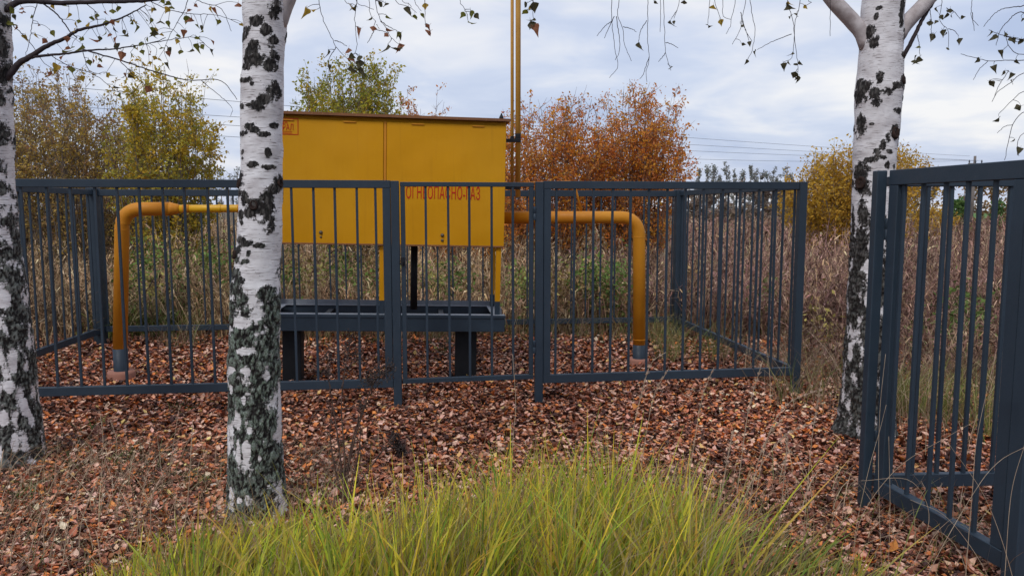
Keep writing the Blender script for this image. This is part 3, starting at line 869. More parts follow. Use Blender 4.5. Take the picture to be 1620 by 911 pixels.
    def knot(s, u, v, r):
        q = at(u, v, s.D); c = np.interp(q[2], s.zs, s.xs); rad = np.interp(q[2], s.zs, s.rs)
        sn = max(-0.97, min(0.97, (q[0] - c) / rad)); t = -math.acos(sn)
        k = ppm(q) * r
        me = lathe_mesh('knot', [(k * 1.25, -0.02), (k * 1.22, 0.004), (k * 1.05, 0.012), (k * 0.85, 0.011), (k * 0.62, 0.001), (k * 0.3, 0.004), (k * 0.05, 0.002)], 18)
        rn = np.random.default_rng(int(u)); n = len(me.vertices); co = np.empty(n * 3, np.float32); me.vertices.foreach_get('co', co); co = co.reshape(-1, 3)
        co += rn.normal(0, k * 0.05, co.shape); me.vertices.foreach_set('co', co.ravel())
        o = obj('knot', me, M['knot'], s.trunk)
        nrm = Vector((math.cos(t), math.sin(t), 0.15)).normalized()
        o.location = Vector((c - s.base[0] + math.cos(t) * rad * 0.99, math.sin(t) * rad * 0.99, q[2]))
        o.rotation_euler = nrm.to_track_quat('Z', 'Y').to_euler()
        o.scale = (1, 1.2, 1)
    def branch(s, pts, r, D=None, mat='twig', name='branch', parent=None, sides=7, wob=0.004):
        """pts: list of (u, v[, D])"""
        D = D or s.D
        q = np.array([at(p[0], p[1], p[2] if len(p) > 2 else D) for p in pts]) - s.base
        q = resample(q, max(10, len(pts) * 6))
        q[1:-1] += rng.normal(0, wob * 0.3, q[1:-1].shape)
        me = tube_mesh(name, q, r, sides, straight=True)
        o = obj(name, me, M[mat], parent or s.e)
        s.lines.append((q, parent or o)); return o
    def leaf(s, u, v, parent, D=None, kind=None, lines=None):
        """a leaf at the pixel with a short twig to the nearest branch line"""
        q = at(u, v, D or s.D) - s.base
        best, bi = None, 1e9
        for ln, par in (lines or s.lines):
            dd = np.linalg.norm(ln - q, axis=1) + np.where(ln[:, 2] < q[2], 0.05, 0); k = int(dd.argmin())
            if dd[k] < bi: bi, best = dd[k], (ln[k], par)
        a, par = best
        if par.parent is not None and par.parent != s.e: par = par.parent
        if bi > 0.02:
            mid = (a + q) / 2 + np.array([rng.normal(0, .008), rng.normal(0, .008), 0.10 * bi])
            me = tube_mesh('twig', np.array([a, mid, q]), [0.0017, 0.001], 4, n=7)
            obj('twig', me, M['twig'], par)
        k = kind if kind is not None else rng.choice(4, p=[.3, .34, .2, .16])
        o = bpy.data.objects.new('leaf', LEAVES[int(k) * 3 + rng.integers(0, 3)]); link(o, par)
        o.location = q
        # blade hangs down, turned at random
        o.rotation_euler = (RAD(-90 + rng.normal(0, 28)), RAD(rng.normal(0, 25)), RAD(rng.uniform(0, 360)))
        sc_ = rng.uniform(0.62, 1.0); o.scale = (sc_, sc_, sc_)

def smooth(a, b, x):
    t = np.clip((x - a) / (b - a), 0, 1); return t * t * (3 - 2 * t)
# -- middle birch
midT = Tree('white birch in the middle left, its mossy trunk crossing the fence and cabinet', 3.85,
    [(407, 822, 42), (406, 740, 41), (404, 650, 39.5), (402, 560, 38), (405, 450, 36.5), (411, 380, 35), (413, 300, 32.5), (414, 200, 31.5), (416, 120, 32), (419, 60, 34), (421, 0, 34.5)],
    [(443, 22, 7, 14), (414, 42, 12, 8), (400, 54, 9, 7), (390, 63, 7, 6), (430, 55, 9, 8), (441, 70, 8, 8), (411, 84, 12, 10), (413, 100, 16, 9), (397, 110, 9, 6), (437, 107, 9, 8), (443, 92, 5, 6), (395, 131, 11, 3.5), (410, 138, 2.6, 2.6),
     (440, 146, 8, 12), (428, 161, 8, 8), (416, 173, 9, 7), (403, 170, 5, 2.5), (389, 171, 5, 5), (403, 202, 7, 5), (390, 213, 6, 4), (414, 208, 8, 4), (426, 216, 8, 4), (440, 201, 4, 4), (393, 242, 5, 4), (432, 244, 4, 6), (392, 252, 3, 2.4), (410, 263, 7, 5), (433, 266, 8, 3.4),
     (388, 287, 8, 12), (384, 300, 6, 10), (397, 314, 5, 13), (446, 288, 5, 10), (440, 300, 6, 8), (432, 312, 8, 8), (413, 331, 14, 12), (433, 345, 9, 18), (425, 334, 9, 9), (392, 352, 3, 3), (390, 340, 4, 8), (388, 378, 8, 6), (400, 384, 11, 6), (420, 387, 8, 3.6), (405, 397, 3.4, 6), (380, 398, 7, 8), (384, 408, 7, 8), (399, 412, 8, 4), (375, 432, 8, 9), (388, 442, 10, 6),
     (380, 455, 13, 11), (430, 462, 12, 10), (400, 470, 8, 12), (372, 490, 9, 20), (436, 500, 8, 30), (422, 515, 10, 5), (390, 530, 18, 7), (432, 540, 9, 25), (378, 560, 12, 16), (410, 565, 16, 7), (428, 560, 9, 10), (385, 600, 15, 14), (420, 610, 20, 18), (430, 660, 16, 30), (435, 720, 14, 40), (400, 750, 24, 16), (430, 780, 16, 25), (378, 640, 6, 18), (398, 680, 5, 25), (380, 730, 5, 20), (385, 800, 14, 10)],
    [(395, 505, 14, 9), (398, 549, 14, 6), (411, 473, 5, 9), (401, 578, 7, 5), (431, 590, 3.5, 7), (377, 578, 6, 5), (388, 655, 6, 12), (404, 700, 6, 17), (391, 703, 4, 18), (370, 680, 2.5, 16), (423, 714, 2.5, 6), (377, 768, 3, 9), (394, 775, 4, 5), (372, 700, 2.5, 12), (408, 670, 4, 6), (376, 610, 3, 8), (398, 625, 3, 7), (412, 440, 12, 7), (425, 430, 9, 8)],
    lambda z: 1.02 * (1 - smooth(1.08, 1.30, z)), lambda z, c, n: np.clip((1 - smooth(1.0, 1.5, z)) * 0.75 + 0.08, 0, 1), 156, 0.0058, 2)
for k in ((412.5, 325, 5.5), (385, 291, 5.5), (378, 402, 5), (447, 290, 5)): midT.knot(*k)
# -- left birch
leftT = Tree('birch at the left edge with a dark, diamond-fissured trunk', 4.72,
    [(18, 735, 44), (16, 660, 42), (12, 600, 40.5), (5, 520, 38.5), (-2, 450, 37), (-10, 380, 35), (-16, 300, 34.5), (-17, 220, 34), (-20, 150, 34), (-22, 80, 34), (-23, 0, 34)],
    [(6, 30, 12, 12), (8, 75, 8, 22), (12, 122, 10, 14), (6, 160, 8, 18), (10, 215, 9, 14), (4, 262, 14, 12), (14, 300, 8, 9), (4, 330, 10, 10), (22, 350, 8, 10), (6, 385, 14, 8), (26, 400, 7, 10), (14, 430, 20, 12), (34, 450, 8, 16), (16, 480, 16, 8), (2, 500, 10, 12), (38, 500, 7, 16), (25, 530, 10, 6)],
    [(24, 470, 7, 14), (10, 365, 9, 6), (20, 318, 8, 5), (10, 245, 6, 8), (4, 190, 7, 7), (12, 280, 7, 6), (38, 565, 4, 20), (22, 560, 8, 10), (30, 650, 7, 12), (14, 655, 5, 14), (52, 640, 3, 14), (44, 690, 4, 14), (28, 700, 4, 14), (8, 610, 5, 12), (36, 605, 5, 10)],
    lambda z: 0.62 * (1 - smooth(1.0, 1.9, z)) + 0.56, lambda z, c, n: np.clip((1 - smooth(0.9, 2.4, z)) * 0.45 + 0.18, 0, 1), 120, 0.0075, 4)
# -- right birch
rightT = Tree('birch on the right, behind the open gate, with pruned branch scars', 5.27,
    [(1371, 690, 40), (1373, 620, 38), (1377, 540, 36.5), (1380, 460, 35), (1382, 380, 33.5), (1381, 300, 31), (1384, 240, 31.5), (1388, 180, 33.5), (1391, 140, 35), (1393, 80, 32), (1395, 30, 32), (1399, 0, 32)],
    [(1367, 56, 4, 10), (1372, 72, 4, 10), (1414, 26, 5, 18), (1424, 58, 4, 10), (1419, 92, 5, 6), (1377, 128, 4, 10), (1362, 138, 6, 7), (1370, 150, 5, 9), (1373, 167, 5, 7), (1388, 150, 9, 5), (1402, 140, 6, 6), (1418, 133, 7, 9), (1428, 158, 5, 6), (1424, 172, 4, 8), (1411, 178, 8, 5), (1367, 199, 3, 2.4), (1354, 150, 4, 16), (1356, 200, 3, 18),
     (1403, 212, 9, 9), (1390, 220, 5, 7), (1382, 230, 4, 9), (1374, 243, 5, 7), (1363, 254, 8, 4), (1417, 225, 4, 26), (1393, 242, 5, 3), (1383, 251, 4, 2.4), (1390, 264, 4, 5), (1402, 265, 3, 4), (1354, 277, 6, 20), (1357, 300, 6, 10), (1375, 32, 2.5, 5), (1378, 20, 4, 3),
     (1356, 345, 5, 22), (1352, 390, 6, 24), (1350, 440, 6, 20)],
    [(1372, 300, 6, 12), (1366, 330, 4, 10), (1360, 420, 4, 10), (1358, 470, 3, 12), (1412, 420, 4, 16)],
    lambda z: 1.35 * (1 - smooth(1.35, 1.80, z)), lambda z, c, n: np.clip(0.12 + (1 - smooth(0.5, 1.5, z)) * 0.25, 0, 1), 120, 0.008, 6)
for k in ((1418, 131, 5), (1403, 213, 6.5), (1354, 290, 7), (1419, 92, 3.5)): rightT.knot(*k)

def cpx(pts, sx, ox=0, oy=0): return [(ox + x * sx, oy + y * sx) for x, y in pts]
K1, K6, K7, K8 = .3292, .2593, .3293, .3293
# left birch: branches seen against the sky
L = leftT
L.branch([(-14, 150), (4, 130), (16, 118), (30, 101), (45, 92), (75, 73), (105, 60), (125, 48), (160, 40), (192, 29), (232, 8)], [0.026, 0.02, 0.015, 0.011, 0.008, 0.005, 0.003])
L.branch([(45, 92), (75, 88), (115, 84), (140, 80), (185, 77), (240, 68), (262, 60)], [0.009, 0.006, 0.004, 0.002])
L.branch([(132, 79), (188, 95), (230, 109), (250, 115), (296, 127), (349, 128), (375, 158)], [0.005, 0.004, 0.003, 0.0018])
L.branch([(319, 128), (365, 168), (365, 184)], [0.0022, 0.0012])
L.branch([(-20, 25), (12, 14), (30, 3), (55, 2), (95, 5), (160, 3), (235, 1), (300, -10)], [0.022, 0.016, 0.013, 0.011, 0.009])
L.branch([(66, 4), (92, 25), (112, 52), (122, 60)], [0.005, 0.003])
for t_ in ([(300, -10), (290, 20), (272, 50), (262, 72)], [(235, 1), (262, 14), (300, 22), (345, 25), (384, 40)], [(130, 3), (150, 18), (155, 40)], [(300, -10), (320, 5), (350, 14), (366, 50)],
           [(60, 2), (52, 30), (48, 60), (40, 92)], [(20, 40), (48, 68), (70, 100), (100, 118)], [(75, 85), (110, 105), (148, 118), (185, 145), (205, 150)], [(130, 78), (140, 110), (160, 118)], [(190, 97), (215, 122), (245, 148)], [(240, 68), (280, 62), (310, 60), (335, 80)]):
    L.branch(t_, [0.0026, 0.0014], sides=5)
lv = [(80, 120), (170, 160), (185, 115), (300, 240), (300, 270), (345, 225), (385, 180), (455, 80), (540, 45), (565, 30), (535, 95), (545, 130), (640, 105), (650, 115), (700, 90), (725, 85), (740, 35), (660, 225), (680, 240), (710, 180), (720, 250), (810, 245), (805, 230), (855, 165), (870, 240), (925, 235), (975, 125), (975, 140), (920, 85), (900, 45), (935, 20), (1035, 35), (965, 215), (1025, 240), (480, 280), (470, 310), (390, 365), (345, 320), (240, 345), (265, 335), (600, 365), (545, 410), (580, 450), (610, 445), (690, 300), (550, 210), (475, 190), (1145, 15), (1165, 112), (1055, 95), (770, 100), (810, 100), (750, 150), (735, 155), (590, 145), (640, 220), (530, 160), (480, 175), (720, 415), (808, 300), (60, 70), (40, 100), (770, 10), (700, 5), (825, 30)]
for x, y in lv:
    L.leaf(x * K1, y * K1, None, D=4.72 + rng.normal(0, .04), kind=(2 if (x, y) in ((80, 120), (185, 115), (720, 250), (1035, 35), (455, 80), (475, 190), (300, 270), (900, 45), (935, 20)) else 0 if (x, y) in ((640, 105), (650, 115), (700, 90), (855, 165), (540, 45), (975, 140)) else None))
# small scattered leaves along the finer twigs of the left birch
for _ in range(70):
    u_, v_ = rng.uniform(15, 345), rng.uniform(0, 120)
    if v_ < 128 - abs(u_ - 190) * 0.25: L.leaf(u_, v_, None, D=4.72 + rng.normal(0, .05), kind=rng.choice([0, 0, 1, 2, 3, 3]))
# middle birch: limb going up to the right and hanging twigs
Mt = midT
Mt.branch([(436, 40), (446, 15), (458, -15), (475, -60), (520, -110), (600, -125), (720, -120), (860, -100)], [0.05, 0.042, 0.035, 0.028, 0.02, 0.014, 0.008], mat='limb', sides=12)
def tw(tree, pts, r=(0.0024, 0.0013), D=None, up=-115):
    p0 = pts[0]
    if p0[1] < 6 and up is not None: pts = [(p0[0] - 6, up), (p0[0] - 3, up * 0.5)] + list(pts)
    return tree.branch(pts, list(r), D=D, sides=5)
for t_ in ([(95, 0), (115, 110), (175, 235), (200, 290), (280, 375), (370, 460)], [(325, 0), (315, 100), (320, 200), (328, 280), (315, 325)], [(400, 0), (410, 90), (440, 130)], [(440, 0), (460, 100), (500, 165), (520, 210), (560, 255), (600, 280)],
           [(560, 0), (640, 40), (690, 80)], [(740, 0), (742, 100), (745, 165)], [(955, 0), (975, 40), (1000, 90)], [(1400, 0), (1400, 80), (1408, 140)], [(190, 250), (230, 262), (265, 285)], [(200, 290), (165, 345), (150, 390)], [(425, 180), (480, 190), (520, 205)], [(430, 190), (405, 240), (390, 265)], [(470, 130), (520, 165), (580, 195)],
           [(320, 0), (380, 40), (430, 60)], [(250, 0), (300, 25), (330, 45)], [(600, 0), (640, 20), (660, 45)], [(680, 0), (700, 45), (720, 70)]):
    tw(Mt, cpx(t_, K6, 480), D=3.85, r=(0.0022, 0.0012))
for x, y in [(20, 50), (80, 60), (290, 55), (320, 50), (355, 175), (420, 105), (430, 160), (450, 150), (500, 20), (480, 15), (505, 170), (515, 205), (575, 205), (595, 200), (515, 270), (585, 265), (597, 285), (275, 295), (280, 340), (300, 350), (340, 340), (345, 365), (290, 400), (320, 405), (350, 410), (365, 435), (360, 455), (150, 395), (150, 305), (640, 40), (680, 90), (715, 83), (740, 20), (770, 155), (775, 190), (508, 95), (980, 75), (1020, 65), (1045, 85), (1005, 130), (1365, 20), (1385, 35), (1365, 60), (1410, 110), (1405, 155), (1385, 130), (1400, 15)]:
    Mt.leaf(480 + x * K6, y * K6, None, D=3.85, kind=2 if (x, y) in ((775, 190), (770, 155), (275, 295), (300, 350), (430, 160)) else (rng.choice([0, 1, 1, 2]) if y > 60 else None))
Mt.branch([(418, -110), (380, -125), (300, -135), (180, -140)], [0.03, 0.012, 0.006], mat='limb')
# right birch
Rt = rightT
Rt.branch([(1372, 75), (1364, 52), (1345, 30), (1317, 0), (1280, -45), (1200, -95), (1080, -120), (940, -110)], [0.052, 0.05, 0.046, 0.042, 0.034, 0.024, 0.015, 0.008], mat='limb', sides=12)
Rt.branch([(1418, 60), (1434, 37), (1452, 18), (1472, -4), (1520, -50), (1600, -80), (1680, -60), (1720, 0)], [0.052, 0.047, 0.042, 0.038, 0.03, 0.02, 0.012], mat='limb', sides=12)
Rt.branch([(1420, 98), (1430, 88), (1444, 62), (1460, 30), (1478, 0), (1500, -45)], [0.015, 0.013, 0.012, 0.010])
for t_ in ([(205, 0), (205, 100), (215, 190), (225, 260), (235, 320), (195, 375)], [(240, 0), (235, 80), (260, 140), (265, 210), (300, 295)], [(210, 100), (170, 130), (135, 175)], [(260, 130), (300, 140), (325, 155)], [(218, 80), (190, 140), (170, 185)], [(228, 80), (245, 230), (222, 290)],
           [(378, 0), (378, 180), (385, 280), (370, 350), (375, 395)], [(375, 100), (345, 150), (335, 205)], [(385, 275), (360, 350), (340, 380)], [(455, 0), (460, 180), (465, 260), (490, 340)], [(440, 0), (440, 100), (438, 155)], [(465, 205), (495, 215), (525, 232)], [(465, 255), (445, 280), (430, 298)],
           [(530, 0), (520, 50), (505, 90)], [(520, 50), (490, 95)], [(675, 0), (668, 115)], [(700, 0), (735, 110)], [(740, 0), (740, 80), (780, 95)], [(800, 0), (780, 90), (775, 130), (755, 165)], [(850, 0), (830, 90), (825, 140), (785, 215)], [(870, 0), (885, 100), (895, 140), (880, 240), (860, 285)], [(830, 100), (850, 150), (865, 195)], [(825, 60), (850, 150), (880, 200)],
           [(1050, 0), (1080, 120), (1080, 200), (1070, 280), (1030, 300)], [(1110, 0), (1085, 120), (1085, 200), (1100, 300), (1100, 360)], [(1070, 165), (980, 200), (905, 240)], [(1255, 0), (1255, 175)], [(1150, 0), (1170, 10), (1130, 30)]):
    tw(Rt, cpx(t_, K7, 900), D=5.0, r=(0.0026, 0.0015), up=-105)
for x, y in [(695, 25), (725, 95), (668, 118), (505, 100), (488, 97), (555, 3), (410, 5), (1130, 25), (1045, 30), (1095, 65), (1065, 75), (900, 242), (858, 287), (830, 210), (865, 200), (825, 100), (832, 120), (1075, 250), (1030, 303), (1055, 292), (1095, 305), (1105, 295), (1090, 345), (1105, 365), (1100, 370), (1055, 5), (1085, 350), (335, 205), (490, 320)]:
    Rt.leaf(900 + x * K7, y * K7, None, D=5.0, kind=3 if (x, y) in ((695, 25), (725, 95), (1130, 25), (1055, 5)) else 1)
for t_ in ([(760, 0), (750, 100), (790, 150), (790, 230)], [(780, 40), (820, 60), (850, 95)], [(790, 140), (820, 150), (840, 175)], [(905, 0), (900, 80), (935, 125)], [(905, 60), (915, 150)], [(640, 160), (650, 215), (655, 270)], [(700, 40), (710, 110), (705, 185)]):
    tw(Rt, cpx(t_, K8, 1240), D=5.1, r=(0.0024, 0.0014), up=-90)
for x, y in [(650, 220), (630, 287), (655, 275), (640, 265), (725, 165), (710, 105), (740, 100), (750, 75), (735, 35), (785, 62), (800, 42), (805, 70), (760, 145), (780, 155), (790, 230), (840, 185), (850, 85), (705, 100)]:
    Rt.leaf(1240 + x * K8, y * K8, None, D=5.1, kind=0 if (x, y) == (650, 220) else 1)
for t_ in ([(1290, 0), (1220, 20), (1150, 30), (1050, 45), (1000, 80), (960, 130)], [(1300, 40), (1200, 70), (1130, 60), (1080, 100), (1040, 150), (1020, 220)], [(1300, 240), (1154, 262), (1100, 245), (1070, 190), (1060, 150)], [(1300, 330), (1154, 350), (1090, 400), (1030, 440), (1000, 490)],
           [(1300, 270), (1154, 290), (1080, 290), (1000, 295), (920, 280), (850, 260)], [(980, 295), (935, 340), (910, 385)], [(1300, 430), (1154, 440), (1100, 480), (1040, 540)], [(1300, 500), (1154, 540), (1100, 600), (1080, 680), (1060, 770)], [(1100, 600), (1060, 610), (1025, 640)], [(1080, 340), (1040, 400), (1010, 470)],
           [(1300, 600), (1154, 640), (1120, 700), (1130, 750)], [(1290, 160), (1154, 190), (1090, 182), (1040, 168), (985, 145)]):
    Rt.branch([(1240 + x * K8 * 1.0, y * K8) for x, y in ([(1340, -60), (1330, 0)] + t_[:1] if t_[0][0] > 1280 else []) + t_], [0.0055, 0.004, 0.003, 0.0022, 0.0015] if t_[0][0] > 1280 else [0.002, 0.0013], D=4.6, sides=5)
for x, y in [(995, 150), (1020, 165), (1070, 160), (1090, 178), (1105, 180), (1130, 185), (1140, 190), (1055, 240), (1115, 287), (1010, 315), (985, 390), (995, 392), (1090, 390), (1035, 565), (1110, 668), (940, 280), (1060, 340), (1095, 350), (1145, 90), (1140, 510), (1137, 710)]:
    Rt.leaf(1240 + x * K8, y * K8, None, D=4.6, kind=1)

# ------------------------------------------------------------------ shrubs behind the enclosure
def leaf_quads(C, size, colr, jitter=0.35):
    """C (n,3) centres -> small folded rhombic leaves (4 verts, 2 tris)"""
    n = len(C)
    a = rng.normal(size=(n, 3)); a[:, 2] -= 0.3; a /= np.linalg.norm(a, axis=1, keepdims=True)
    b = rng.normal(size=(n, 3)); b = np.cross(a, b); b /= np.linalg.norm(b, axis=1, keepdims=True)
    s = size * rng.uniform(0.6, 1.25, (n, 1))
    nrm = np.cross(a, b)
    V = np.stack([C, C + a * s * 0.55 + b * s * 0.26 + nrm * s * .1, C + a * s * 1.05, C + a * s * 0.5 - b * s * 0.26 + nrm * s * .1], 1).reshape(-1, 3)
    i = np.arange(n)[:, None] * 4
    Fq = np.concatenate([i + [[0, 1, 2]], i + [[0, 2, 3]]], 0)
    return V, Fq, np.repeat(colr, 4, axis=0)
def palette(n, cols, w=None, var=0.25):
    cols = np.array(cols); k = rng.choice(len(cols), n, p=w)
    return np.clip(cols[k] * rng.uniform(1 - var, 1 + var, (n, 1)) * rng.uniform(0.93, 1.07, (n, 3)), 0.004, 1)
def shrub(u, D, vtop, halfw, label, cols, w=None, nst=40, ntw=14, nlf=9, size=0.06, wood='shrub_wood', group=None, low=0.18, name='shrub', lean=0.0, gaps=0.3, seed=0, tops=0.25):
    q = at(u, 333, D); X, Y = q[0], D
    H = at(u, vtop, D)[2] * 1.0; S = halfw * D / FPX
    e = empty(name, (X, Y, 0)); tag(e, label, 'shrub', group)
    # stems fan out from the base
    ang = rng.uniform(0, 2 * math.pi, nst); rad = np.sqrt(rng.uniform(0, 1, nst))
    hgt = H * np.clip(1.02 - 0.34 * rad ** 2.4 + rng.normal(0, 0.08, nst), 0.35, 1.05)
    t = np.linspace(0, 1, 7)
    bx, by = np.cos(ang) * rad * S * 0.25, np.sin(ang) * rad * S * 0.25
    tx, ty = np.cos(ang) * rad * S * 0.9 + lean, np.sin(ang) * rad * S * 0.9
    prof = t ** 0.8
    P = np.stack([bx[:, None] + (tx - bx)[:, None] * prof, by[:, None] + (ty - by)[:, None] * prof, hgt[:, None] * t[None] - 0.05], -1)
    P[:, 1:, :2] += rng.normal(0, S * 0.03, (nst, 6, 2))
    R = np.linspace(1, 0.16, 7)[None] * rng.uniform(0.010, 0.022, (nst, 1))
    V1, F1 = tubes(P, R, 4)
    # twigs along the stems
    tt = low + (1 - low) * rng.uniform(0, 1, (nst, ntw)) ** 0.8
    k = np.clip((tt * 6).astype(int), 0, 5); fr = tt * 6 - k
    ii = np.arange(nst)[:, None]
    st = P[ii, k] * (1 - fr[..., None]) + P[ii, k + 1] * fr[..., None]
    st = st.reshape(-1, 3); n = len(st)
    d = rng.normal(size=(n, 3)) * [1, 1, 0.35]; d += np.repeat(np.stack([tx, ty, tx * 0], 1) / S, ntw, 0) * 0.5; d[:, 2] += 0.95
    d /= np.linalg.norm(d, axis=1, keepdims=True)
    ln = rng.uniform(0.12, 0.34, (n, 1)) * S * np.clip(1.2 - 0.5 * tt.reshape(-1, 1), .3, 1.2)
    s5 = np.linspace(0, 1, 3)
    Pt = st[:, None] + d[:, None] * ln[:, None] * s5[None, :, None]; Pt[..., 2] += (s5 ** 2 * 0.12)[None] * ln
    V2, F2 = tubes(Pt, np.linspace(1, 0.35, 3)[None] * np.full((n, 1), 0.0055), 3)
    Vw = np.vstack([V1, V2]); Fw = np.vstack([F1, F2 + len(V1)])
    obj('stems', np_mesh('stems', Vw, Fw), M[wood], e)
    # leaves on twigs and stem tips; some twigs bare
    bare = rng.uniform(0, 1, n) < gaps + tops * (st[:, 2] / H > 0.85)
    m = ~bare
    f = rng.uniform(0.1, 1.05, (m.sum(), nlf))
    C = st[m][:, None] + d[m][:, None] * (ln[m][:, None] * f[..., None]) + rng.normal(0, S * 0.035, (m.sum(), nlf, 3))
    C = C.reshape(-1, 3)
    # colour drifts from branch to branch, as turning leaves do
    cb = palette(m.sum(), cols, w, 0.2)
    cl = np.clip((np.repeat(cb, nlf, 0) * 0.65 + palette(len(C), cols, w, 0.4) * 0.35) * 1.3, 0, 0.8)
    V, Fq, cc = leaf_quads(C, size, cl)
    obj('crown', np_mesh('crown', V, Fq, col=cc), M['foliage'], e)
    return e
GY = [(0.42, 0.29, 0.08), (0.28, 0.22, 0.09), (0.48, 0.33, 0.07), (0.32, 0.18, 0.09)]
YG = [(0.54, 0.38, 0.04), (0.38, 0.34, 0.05), (0.62, 0.39, 0.045), (0.26, 0.25, 0.06)]
GG = [(0.30, 0.32, 0.035), (0.42, 0.37, 0.035), (0.52, 0.34, 0.045), (0.20, 0.22, 0.045)]
OR = [(0.72, 0.25, 0.025), (0.66, 0.31, 0.04), (0.56, 0.17, 0.04), (0.40, 0.19, 0.08)]
YE = [(0.55, 0.32, 0.03), (0.46, 0.27, 0.04), (0.37, 0.23, 0.045), (0.60, 0.38, 0.055)]
shrub(40, 15.5, 132, 90, 'greyish half-bare willow at the far left, behind the left birch', GY, nst=76, ntw=20, nlf=13, size=0.066, gaps=0.2)
shrub(112, 15.0, 126, 110, 'broad tawny willow behind the left fence panel', GY, nst=86, ntw=20, nlf=13, size=0.066, gaps=0.2)
shrub(262, 14.5, 120, 98, 'yellow-leaved willow left of the middle birch', YG, nst=84, size=0.074, gaps=0.14, ntw=20, nlf=14)
shrub(196, 17.0, 200, 90, 'low brown thicket between the two left willows', GY, nst=60, ntw=20, nlf=12, size=0.06)
shrub(562, 17.5, 116, 104, 'green-yellow willow rising behind the cabinet roof', GG, nst=125, size=0.08, ntw=22, nlf=15, gaps=0.04, tops=.1)
shrub(668, 19.0, 154, 60, 'small orange-leaved shrub peeping over the cabinet roof', OR, nst=36, size=0.07, ntw=20, nlf=12, wood='shrub_wood_red', gaps=0.3)
shrub(868, 17.5, 166, 112, 'rust-orange bush just right of the vent pipes', OR, nst=90, size=0.072, ntw=22, nlf=14, wood='shrub_wood_red', gaps=0.12)
shrub(1000, 18.0, 160, 106, 'large rust-orange bush with bare upper twigs above the right pipe', OR, nst=100, size=0.072, ntw=22, nlf=14, wood='shrub_wood_red', gaps=0.16)
shrub(1352, 23.0, 250, 125, 'dense golden-yellow bush behind the right birch', YE, nst=120, size=0.10, ntw=22, nlf=15, gaps=0.02, low=0.05, tops=0)
shrub(1478, 30.0, 318, 36, 'small golden shrub seen through the open gate bars', YE, nst=30, size=0.09, gaps=0.1, low=0.05)
shrub(740, 16.0, 268, 120, 'low reddish thicket behind the cabinet stand', OR, nst=60, ntw=20, nlf=12, size=0.07, wood='shrub_wood_red', gaps=0.25)

# ------------------------------------------------------------------ far trees on the horizon
ORDW = ['first', 'second', 'third', 'fourth', 'fifth', 'sixth', 'seventh', 'eighth', 'ninth', 'tenth', 'eleventh', 'twelfth', 'thirteenth', 'fourteenth', 'fifteenth', 'sixteenth', 'seventeenth', 'eighteenth']
def nth(i, n, what):
    return ('leftmost ' if i == 0 else 'rightmost ' if i == n - 1 else ORDW[i] + ' ') + what + ('' if i in (0, n - 1) else ', counted from the left')
def far_tree(u, D, vtop, hw, conifer, label, group, cols, size=0.42, n=800):
    q = at(u, 333, D); H = at(u, vtop, D)[2]; S = hw * D / FPX
    e = empty('far_tree', (q[0], D, 0)); tag(e, label, 'tree', group)
    P = np.array([[[0, 0, -0.2], [rng.normal(0, .1), 0, H * 0.5], [0, 0, H * 0.97]]])
    V, Fq = tubes(P, np.array([[0.13, 0.08, 0.02]]) * H / 10, 5)
    nb = 26
    tb = rng.uniform(0.03, 0.95, nb); ab = rng.uniform(0, 6.28, nb)
    lb = S * (np.clip(1.05 - tb, 0.1, 1) if conifer else np.sin(np.clip(tb, .15, .98) * math.pi) ** 0.6 * .9)
    Pb = np.stack([np.stack([0 * ab, 0 * ab, tb * H], 1), np.stack([np.cos(ab) * lb, np.sin(ab) * lb, tb * H + (0.05 if conifer else 0.12) * H], 1)], 1)
    V2, F2 = tubes(Pb, np.array([[0.03, 0.01]]).repeat(nb, 0) * H / 10, 3)
    obj('trunk', np_mesh('trunk', np.vstack([V, V2]), np.vstack([Fq, F2 + len(V)])), M['shrub_wood'], e)
    j = rng.integers(0, nb, n); f = rng.uniform(0.15, 1.05, (n, 1))
    C = Pb[j, 0] * (1 - f) + Pb[j, 1] * f + rng.normal(0, S * 0.12, (n, 3))
    V, Fq, cc = leaf_quads(C, size * H / 10, palette(n, cols))
    obj('crown', np_mesh('crown', V, Fq, col=cc), M['foliage'], e)
FAR_HAZED = [(0.34, 0.35, 0.33), (0.27, 0.29, 0.265), (0.40, 0.38, 0.33)]  # pale grey-green: distance haze is painted into these leaf colours
for i, (u, v) in enumerate(sorted(((1104, 272), (1117, 262), (1128, 264), (1137, 272), (1147, 261), (1160, 267), (1173, 274), (1186, 262), (1192, 265), (1202, 267), (1212, 276), (1222, 268), (1233, 274), (1243, 264), (1252, 276)))):
    far_tree(u, 150 + rng.uniform(-12, 12), v, rng.uniform(6, 9), rng.uniform() < 0.45, nth(i, 15, 'grey-green tree in the distant line on the horizon'), 'distant trees on the horizon', FAR_HAZED)
for i, (u, v) in enumerate(((352, 266), (365, 276), (377, 266), (388, 272))):
    far_tree(u, 140 + rng.uniform(-8, 8), v, 9, False, nth(i, 4, 'faint grey tree on the horizon beside the middle birch'), 'faint trees left of the middle birch', FAR_HAZED, n=200)
FO = [(0.30, 0.19, 0.09), (0.22, 0.18, 0.10), (0.38, 0.21, 0.07)]
for i, (u, v) in enumerate(((1452, 288), (1474, 282), (1500, 286), (1524, 280), (1548, 284), (1570, 279), (1592, 285), (1614, 278), (1640, 282))):
    far_tree(u, 85 + rng.uniform(-6, 6), v, 14, False, nth(i, 9, 'brown autumn tree beyond the meadow, behind the open gate'), 'brown trees beyond the meadow', FO, size=0.8, n=420)
FG = [(0.10, 0.19, 0.06), (0.15, 0.25, 0.07)]
FB = [(0.30, 0.22, 0.17), (0.22, 0.17, 0.14), (0.36, 0.27, 0.19)]
